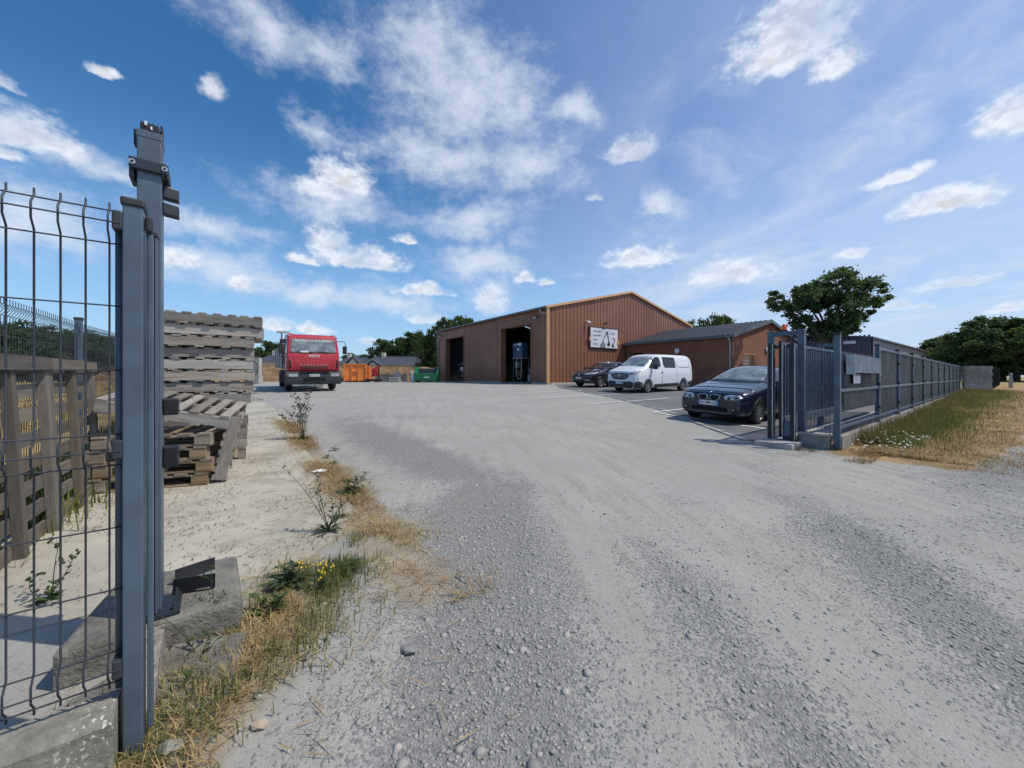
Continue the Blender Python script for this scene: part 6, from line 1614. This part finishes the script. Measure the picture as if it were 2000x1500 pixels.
for k in range(7):
    a0 = 30.0 + k * 2.5
    mb = MB().box(fq(a0, -1.15 - .05 * k) + UP * 1.0, (.08, .08, 1.7), EF, GF); part('post', mb, M['black'], df)
    mb = MB()
    for i in range(16): mb.box(fq(a0 + .12 + i * .15, -1.14 - .05 * k) + UP * .98, (.11, .03, 1.5), EF, GF)
    part('slat_infill', mb, M['black'], df)
    for z in (.6, 1.4):
        mb = MB().box(fq(a0 + 1.25, -1.10 - .05 * k) + UP * z, (2.4, .04, .06), EF, GF); part('rail', mb, M['black'], df)
q = fq(38.5, -2.0); mb = MB().box(q + UP * .75, (.16, .16, 1.3), EF, GF).box(q + UP * .55 - EF * .25, (.34, .2, .8), EF, GF).box(q + UP * 1.42, (.2, .2, .05), EF, GF)
single('marker_post', mb, M['concrete_pale'], 'white marker post with a small box before the dark fence', 'post', bevel=.02)

# ------------------------------------------------------------------ trees
def crown_mesh(name, lobes, n, size, seed, material):
    r_ = np.random.default_rng(seed); V = []; tot = sum(l[3] ** 2 for l in lobes)
    for (cx, cy, cz, rad) in lobes:
        m = int(n * rad ** 2 / tot); 
        k = max(5, int(m / 85)); d_ = r_.normal(0, 1, (k, 3)); d_ /= np.linalg.norm(d_, axis=1)[:, None]
        tips = d_ * (rad * r_.uniform(.45, 1.08, k) ** .6)[:, None] * np.array([1, 1, .85]) + np.array([cx, cy, cz])
        w_ = r_.integers(0, k, m); c_ = tips[w_] + r_.normal(0, .165 * rad, (m, 3)) * np.array([1, 1, .62])
        V.append(c_)
    C = np.concatenate(V); m = len(C)
    a = r_.normal(0, 1, (m, 3)); a /= np.linalg.norm(a, axis=1)[:, None]
    b_ = np.cross(a, r_.normal(0, 1, (m, 3))); b_ /= np.linalg.norm(b_, axis=1)[:, None]
    s_ = size * r_.uniform(.6, 1.35, m)[:, None]
    P = np.stack([C - a * s_, C + b_ * s_ * .48 + a * s_ * .1, C + a * s_, C - b_ * s_ * .48 + a * s_ * .1], 1)
    me = mesh_np(name, P.reshape(-1, 3), np.arange(4 * m).reshape(-1, 4)); me.materials.append(material); return me
def trunk_mesh(name, lobes, r0, fork, seed):
    rr = random.Random(seed); mb = MB()
    mb.tube([(0, 0, -.2), (.03, 0, fork * .35), (rr.uniform(-.1, .1), rr.uniform(-.1, .1), fork)], r0 * 1.15, 9, r0 * .8)
    for (cx, cy, cz, rad) in lobes:
        mid = Vector((cx * .45 + rr.uniform(-.2, .2), cy * .45, fork + (cz - fork) * .5)); e_ = Vector((cx, cy, cz))
        mb.tube([(0, 0, fork * .92), mid, e_], r0 * .45, 6, r0 * .12)
        for _ in range(4):
            d_ = Vector((rr.gauss(0, 1), rr.gauss(0, 1), rr.gauss(.3, .8))).normalized() * rad * .85; mb.tube([mid.lerp(e_, .7), e_ + d_ * .5, e_ + d_], r0 * .12, 4, r0 * .03)
    me = mb.mesh(name); me.materials.append(M['bark']); me.polygons.foreach_set('use_smooth', [True] * len(me.polygons)); return me
def tree(name, label, loc, cm, tm, sc=(1, 1, 1), rz=0.0, group=None):
    t_ = thing(name, label, 'tree', loc, rz, group); t_.scale = sc
    link('trunk', tm, None, t_); link('crown', cm, None, t_); return t_
# the spreading tree behind the gate
by = 24.0; k_ = by / FPX
def tl(px, py, dy, rad): return ((px - 1622) * k_, dy, EYE + (HOR - py) * k_ - .4, rad)
lob = [tl(1640, 568, 0, 1.35), tl(1600, 575, .6, 1.2), tl(1688, 572, -.2, 1.0), tl(1712, 580, .3, .72), tl(1655, 545, .2, .75), tl(1560, 580, -.3, .95), tl(1530, 595, .2, .85), tl(1520, 577, 0, .45), tl(1575, 610, .4, .95), tl(1620, 615, -.4, 1.25), tl(1625, 648, .1, .95), tl(1650, 630, .2, .95), tl(1695, 605, .3, .6), tl(1590, 640, .3, .7)]
tree('spreading_tree', 'broad spreading green tree behind the sliding gate', (622 / FPX * by, by, .4), crown_mesh('crown_a', lob, 15500, .125, 3, M['leaf_tree2']), trunk_mesh('trunk_a', lob, .26, 2.6, 1))
def random_lobes(seed, w, h, base):
    rr = random.Random(seed); L_ = []
    for _ in range(13):
        a = rr.uniform(0, 6.283); z = rr.uniform(0, 1); rad = w * .5 * math.sin(math.pi * (.16 + .80 * z)) * rr.uniform(.35, .85)
        L_.append((math.cos(a) * rad, math.sin(a) * rad, base + (h - base) * (.10 + .80 * z), w * rr.uniform(.20, .30)))
    return L_
TT = []
for sd_, w, h, base, m_ in ((1, 6.5, 8.5, 1.6, 'leaf_tree'), (2, 7.5, 8.0, 1.2, 'leaf_tree2'), (3, 5.5, 9.0, 1.6, 'leaf_tree2'), (4, 8.0, 7.5, 1.0, 'leaf_tree')):
    lo = random_lobes(sd_, w, h, base); TT.append((crown_mesh('crown_t%d' % sd_, lo, 13000, .20, sd_ + 20, M[m_]), trunk_mesh('trunk_t%d' % sd_, lo, .22, base + 1.0, sd_), w, h))
def bg_tree(px, top_y, wpx, Y, kind, label, group, rz):
    cm, tm, w, h = TT[kind]; X = (px - 1000) / FPX * Y; g_ = min(G(X, Y), .64); H = EYE + (HOR - top_y) / FPX * Y - g_; sw = 1.35 * wpx * Y / FPX / w
    return tree('leafy_tree', label, (X, Y, g_), cm, tm, (sw, sw, H / h * 1.02), rz, group)
gb_ = 'trees behind the yard'
for a in ((752, 668, 44, 84, 1, 'low tree at the left end of the row behind the slate roofs'), (783, 660, 46, 80, 0, 'second tree of the row behind the long slate roof'), (812, 652, 44, 76, 2, 'third tree of the row behind the long slate roof'),
          (838, 640, 46, 62, 3, 'tall tree just left of the hall corner'), (868, 632, 52, 58, 1, 'tree whose top rises beside the far hall corner'), (900, 618, 62, 62, 0, 'tree rising above the far end of the hall eave'), (926, 628, 40, 66, 2, 'tree top behind the middle of the hall eave'),
          (690, 690, 40, 95, 3, 'small distant tree right of the truck mirror'), (712, 692, 34, 96, 0, 'small distant tree behind the pale gable house'), (530, 672, 46, 90, 1, 'distant tree between the pallets and the truck'), (498, 680, 40, 92, 0, 'distant tree beside the top of the pallet stack'), (560, 682, 40, 94, 3, 'distant tree behind the truck cab')):
    bg_tree(a[0], a[1], a[2], a[3], a[4], a[5], gb_, random.uniform(0, 6))
for a in ((20, 640, 90, 34, 1, 'tree behind the left fence at the picture edge'), (85, 632, 95, 36, 3, 'second tree behind the left fence from the edge'), (140, 650, 85, 40, 0, 'third tree behind the left fence from the edge'), (190, 662, 80, 46, 1, 'fourth tree behind the left fence from the edge'), (232, 668, 70, 50, 3, 'tree behind the left fence beside the near post'), (-60, 630, 120, 32, 3, 'tree just outside the left picture edge')):
    bg_tree(a[0], a[1], a[2], a[3], a[4], a[5], 'trees beyond the left fence', random.uniform(0, 6))
for a in ((1375, 618, 62, 60, 3, 'tree top between the hall roof and the office roof'), (1408, 628, 50, 64, 1, 'low tree top behind the office ridge'),
          (1835, 664, 64, 58, 1, 'smaller tree beyond the metal shed'), (1872, 652, 88, 46, 3, 'broad tree above the block wall'), (1925, 630, 100, 44, 1, 'large tree above the dark fence'), (1985, 622, 110, 42, 0, 'large tree at the right picture edge'), (2060, 620, 120, 44, 3, 'tree just outside the right picture edge'), (1960, 668, 110, 50, 3, 'dense low tree at the end of the lane'), (1905, 680, 80, 52, 1, 'dense low tree behind the dark fence')):
    bg_tree(a[0], a[1], a[2], a[3], a[4], a[5], 'trees on the right', random.uniform(0, 6))

# ------------------------------------------------------------------ weeds
def weed(name, label, base, stems, leaf_m, stem_r=.0025, leaf_len=.06, leaf_w=.012, nleaf=10, rosette=0, ros_len=.12, ros_w=.03, heads=None, head_m=None, head_r=.006, side=0):
    """stems: list of tips (world offsets from the base)"""
    t_ = thing(name, label, 'weed', base)
    sm_ = MB(); lm_ = MB(); hm_ = MB(); base = Vector(base)
    for tip in stems:
        tip = Vector(tip); bend = Vector((random.gauss(0, .02), random.gauss(0, .02), tip.z * .12)); p0 = base + Vector((random.gauss(0, .012), random.gauss(0, .012), -.005))
        pts = [p0.lerp(base + tip, k / 6) + bend * math.sin(math.pi * k / 6) for k in range(7)]
        sm_.tube(pts, stem_r, 5, stem_r * .4)
        for k in range(nleaf):
            f = random.uniform(.08, .9); i_ = min(5, int(f * 6)); q_ = pts[i_].lerp(pts[i_ + 1], f * 6 - i_); a = random.uniform(0, 6.283)
            lm_.leaf(q_, (math.cos(a), math.sin(a), random.uniform(.3, 1.0)), leaf_len * random.uniform(.5, 1.2) * (1.2 - f * .7), leaf_w * random.uniform(.7, 1.2), .5)
        ends = [pts[-1]]
        for _ in range(side):
            f = random.uniform(.45, .95); i_ = min(5, int(f * 6)); q_ = pts[i_]; a = random.uniform(0, 6.283); e_ = q_ + Vector((math.cos(a) * .07, math.sin(a) * .07, random.uniform(.05, .13))) * (tip.length * 1.1)
            sm_.tube([q_, q_.lerp(e_, .6) + UP * .01, e_], stem_r * .5, 4, stem_r * .3); ends.append(e_)
        if heads:
            for e_ in ends:
                for _ in range(heads):
                    c_ = e_ + Vector((random.gauss(0, head_r * 1.6), random.gauss(0, head_r * 1.6), random.gauss(0, head_r * 1.4)))
                    hm_.lathe([(head_r * .3, -head_r), (head_r, -.2 * head_r), (head_r * .8, .6 * head_r), (.0005, head_r)], c_, (random.gauss(0, .3), random.gauss(0, .3), 1), 6)
    for _ in range(rosette):
        a = random.uniform(0, 6.283); lm_.leaf(base + Vector((random.gauss(0, .015), random.gauss(0, .015), .005)), (math.cos(a), math.sin(a), random.uniform(.15, .9)), ros_len * random.uniform(.6, 1.2), ros_w * random.uniform(.7, 1.2), .8)
    if sm_.v: part('stems', sm_, M['leaf_dark'], t_)
    if lm_.v: part('leaves', lm_, leaf_m, t_)
    if hm_.v: part('flower_heads', hm_, head_m, t_)['kind'] = 'stuff'
    return t_
def gr(px, py, dz=0.0): return pix(px, py, dz)
random.seed(5)
weed('tall_weed', 'tall dry-headed weed standing in front of the truck', gr(592, 856, .03), [(random.gauss(0, .10), random.gauss(0, .08), random.uniform(.55, .86)) for _ in range(9)] + [(-.42, 0, .42), (-.36, .1, .5)], M['leaf_dark'], .0045, .10, .014, 12, 18, .20, .035, 3, M['bark'], .012, 4)
weed('stemmy_weed', 'weed with long bare stems leaning left on the slab edge', gr(642, 1036, .02), [(-.36, .02, .47), (-.10, .02, .42), (-.07, 0, .36), (.06, .03, .30), (.02, .0, .22), (.28, .1, .33)], M['leaf_dark'], .0032, .085, .013, 14, 26, .14, .02, 1, M['bark'], .007, 1)
weed('leafy_weed', 'low leafy weed right of the white paper scrap', gr(688, 962, .015), [(.04, 0, .16), (-.06, .03, .14), (.16, .05, .22), (-.12, 0, .12)], M['leaf_weed'], .003, .11, .026, 16, 26, .15, .035)
weed('grass_tuft', 'dense green grass tuft beside the yellow flowers', gr(668, 1112, .01), [], M['leaf_weed'], .002, .1, .01, 0, 240, .17, .006)
weed('yellow_flower_weed', 'small weed with bright yellow flowers at the gravel edge', gr(634, 1152, .01), [(random.gauss(-.03, .07), random.gauss(0, .05), random.uniform(.09, .17)) for _ in range(11)], M['leaf_weed'], .0018, .035, .006, 18, 26, .08, .010, 2, M['petal_yellow'], .0052, 1)
weed('broad_weed', 'broad-leaved weed left of the yellow flowers', gr(566, 1142, .01), [(.05, 0, .12), (-.07, .02, .10)], M['leaf_dark'], .003, .10, .034, 12, 24, .16, .045)
weed('broad_weed', 'sprawling broad-leaved weed below the flowers near the gate block', gr(520, 1198, .005), [(.06, 0, .09), (-.08, .02, .08)], M['leaf_weed'], .003, .09, .03, 12, 30, .13, .034)
weed('thistle_weed', 'thin stemmed weed with buds rising in front of the gate block', gr(438, 1232, .0), [(-.075, .02, .30), (-.02, .02, .17), (-.11, 0, .16), (.03, .0, .10), (-.20, -.02, .14)], M['leaf_weed'], .0018, .035, .010, 9, 22, .09, .016, 2, M['leaf_dark'], .005, 2)
weed('leaning_weed', 'long weed stem leaning against the gate post foot', gr(405, 1285, .0), [(-.24, .0, .20), (-.05, .02, .12), (.05, 0, .10)], M['leaf_weed'], .0022, .06, .011, 8, 18, .08, .016)
weed('slab_weed', 'small weed growing behind the nearest fence wires', gr(98, 1172, .01), [(-.01, .05, .28), (.07, .05, .22), (-.10, .03, .12), (.05, .0, .10)], M['leaf_weed'], .003, .05, .020, 6, 8, .10, .040, 3, M['leaf_weed'], .008, 2)
weed('foot_weed', 'green weed at the foot of the concrete wall below the fence', gr(75, 1492, .0), [(.02, .02, .12), (-.05, .02, .10)], M['leaf_weed'], .002, .06, .012, 10, 24, .12, .012)
weed('gap_weed', 'low green weed in the straw beside the end post', gr(350, 1360, .0), [(.03, 0, .08)], M['leaf_weed'], .002, .05, .016, 8, 26, .09, .018)
for (x, y, lab) in ((640, 892, 'tiny weed on the slab joint beyond the paper scrap'), (655, 878, 'tiny weed right of the slab joint'), (652, 905, 'tiny weed beside the paper scrap'), (668, 1008, 'small dark weed behind the stemmy weed'), (1514, 868, 'small green weed at the portal foundation'), (1562, 878, 'small green weed before the return wall'), (1590, 880, 'low weed at the foot of the return wall')):
    weed('small_weed', lab, gr(x, y, .01), [(random.gauss(0, .03), 0, .10)], M['leaf_weed'], .003, .05, .012, 6, 20, .10, .016)
# ox-eye daisies by the fence
dq = gr(1690, 856, .01); dz_ = thing('daisy_clump', 'clump of white daisies at the foot of the fence', 'daisies', dq)
lm_ = MB(); fm_ = MB(); ym_ = MB()
for _ in range(100):
    a, s_ = random.uniform(-.2, 2.3), random.uniform(.12, .75) ; q_ = fq(a + .2, -s_ - .05 * a); q_.z = G(q_.x, q_.y); h = random.uniform(.07, .16)
    if _ % 2: lm_.tube([q_, q_ + UP * h], .002, 3)
    for k in range(3): lm_.leaf(q_ + UP * random.uniform(0, h), (random.gauss(0, 1), random.gauss(0, 1), .6), .08, .012)
    if random.random() < .8: fm_.lathe([(.014, 0), (.013, .004), (.003, .006)], q_ + UP * h, (random.gauss(.1, .3), random.gauss(-.4, .3), 1), 8); ym_.lathe([(.006, .005), (.002, .009)], q_ + UP * h, (0, -.3, 1), 6)
part('foliage', lm_, M['leaf_weed'], dz_); part('petals', fm_, M['petal_white'], dz_)['kind'] = 'stuff'; part('flower_centres', ym_, M['petal_yellow'], dz_)['kind'] = 'stuff'
# litter and stones one can pick out
q = gr(622, 921, .02); mb = MB(); mb.add([q + Vector(v) for v in ((-.075, -.03, 0), (.085, -.02, .004), (.08, .05, .012), (.0, .055, .02), (-.08, .04, .006), (0, .01, .016))], [(0, 1, 5), (1, 2, 5), (2, 3, 5), (3, 4, 5), (4, 0, 5)]); mb.v += [v - UP * .003 for v in mb.v]; mb.f += [tuple(i + 6 for i in f)[::-1] for f in mb.f]
single('paper_scrap', mb, M['paper'], 'crumpled white paper scrap on the slab edge', 'litter')
def rock(px, py, r_, label, m_, seed, dz=.0):
    V0, F0 = icorock(seed); q = gr(px, py, dz); mb = MB(); mb.add([q + Vector(v) * r_ + UP * r_ * .3 for v in V0], [tuple(int(i) for i in f) for f in F0]); single('loose_stone', mb, m_, label, 'stone', q)
rock(600, 921, .022, 'dark lump left of the white paper scrap', M['tin_dark'], 71, .02); rock(619, 923, .02, 'dark lump lying on the white paper scrap', M['tin_dark'], 72, .03)
rock(520, 1268, .03, 'flat grey stone among the straw by the block', M['concrete'], 73); rock(800, 1272, .032, 'large flat grey stone in the gravel left of centre', stm, 74); rock(350, 1425, .035, 'grey stone lying by the fence post foot', M['concrete'], 75)
rock(600, 1285, .022, 'rounded dark stone at the gravel edge', M['concrete_wall'], 76); rock(505, 1420, .03, 'wide tan stone sunk in the ground at the bottom left', mat('tan_stone', (.45, .36, .27), .9, 0, .2, 14), 77); rock(330, 1475, .05, 'angular grey stone at the foot of the end post', M['concrete'], 78)
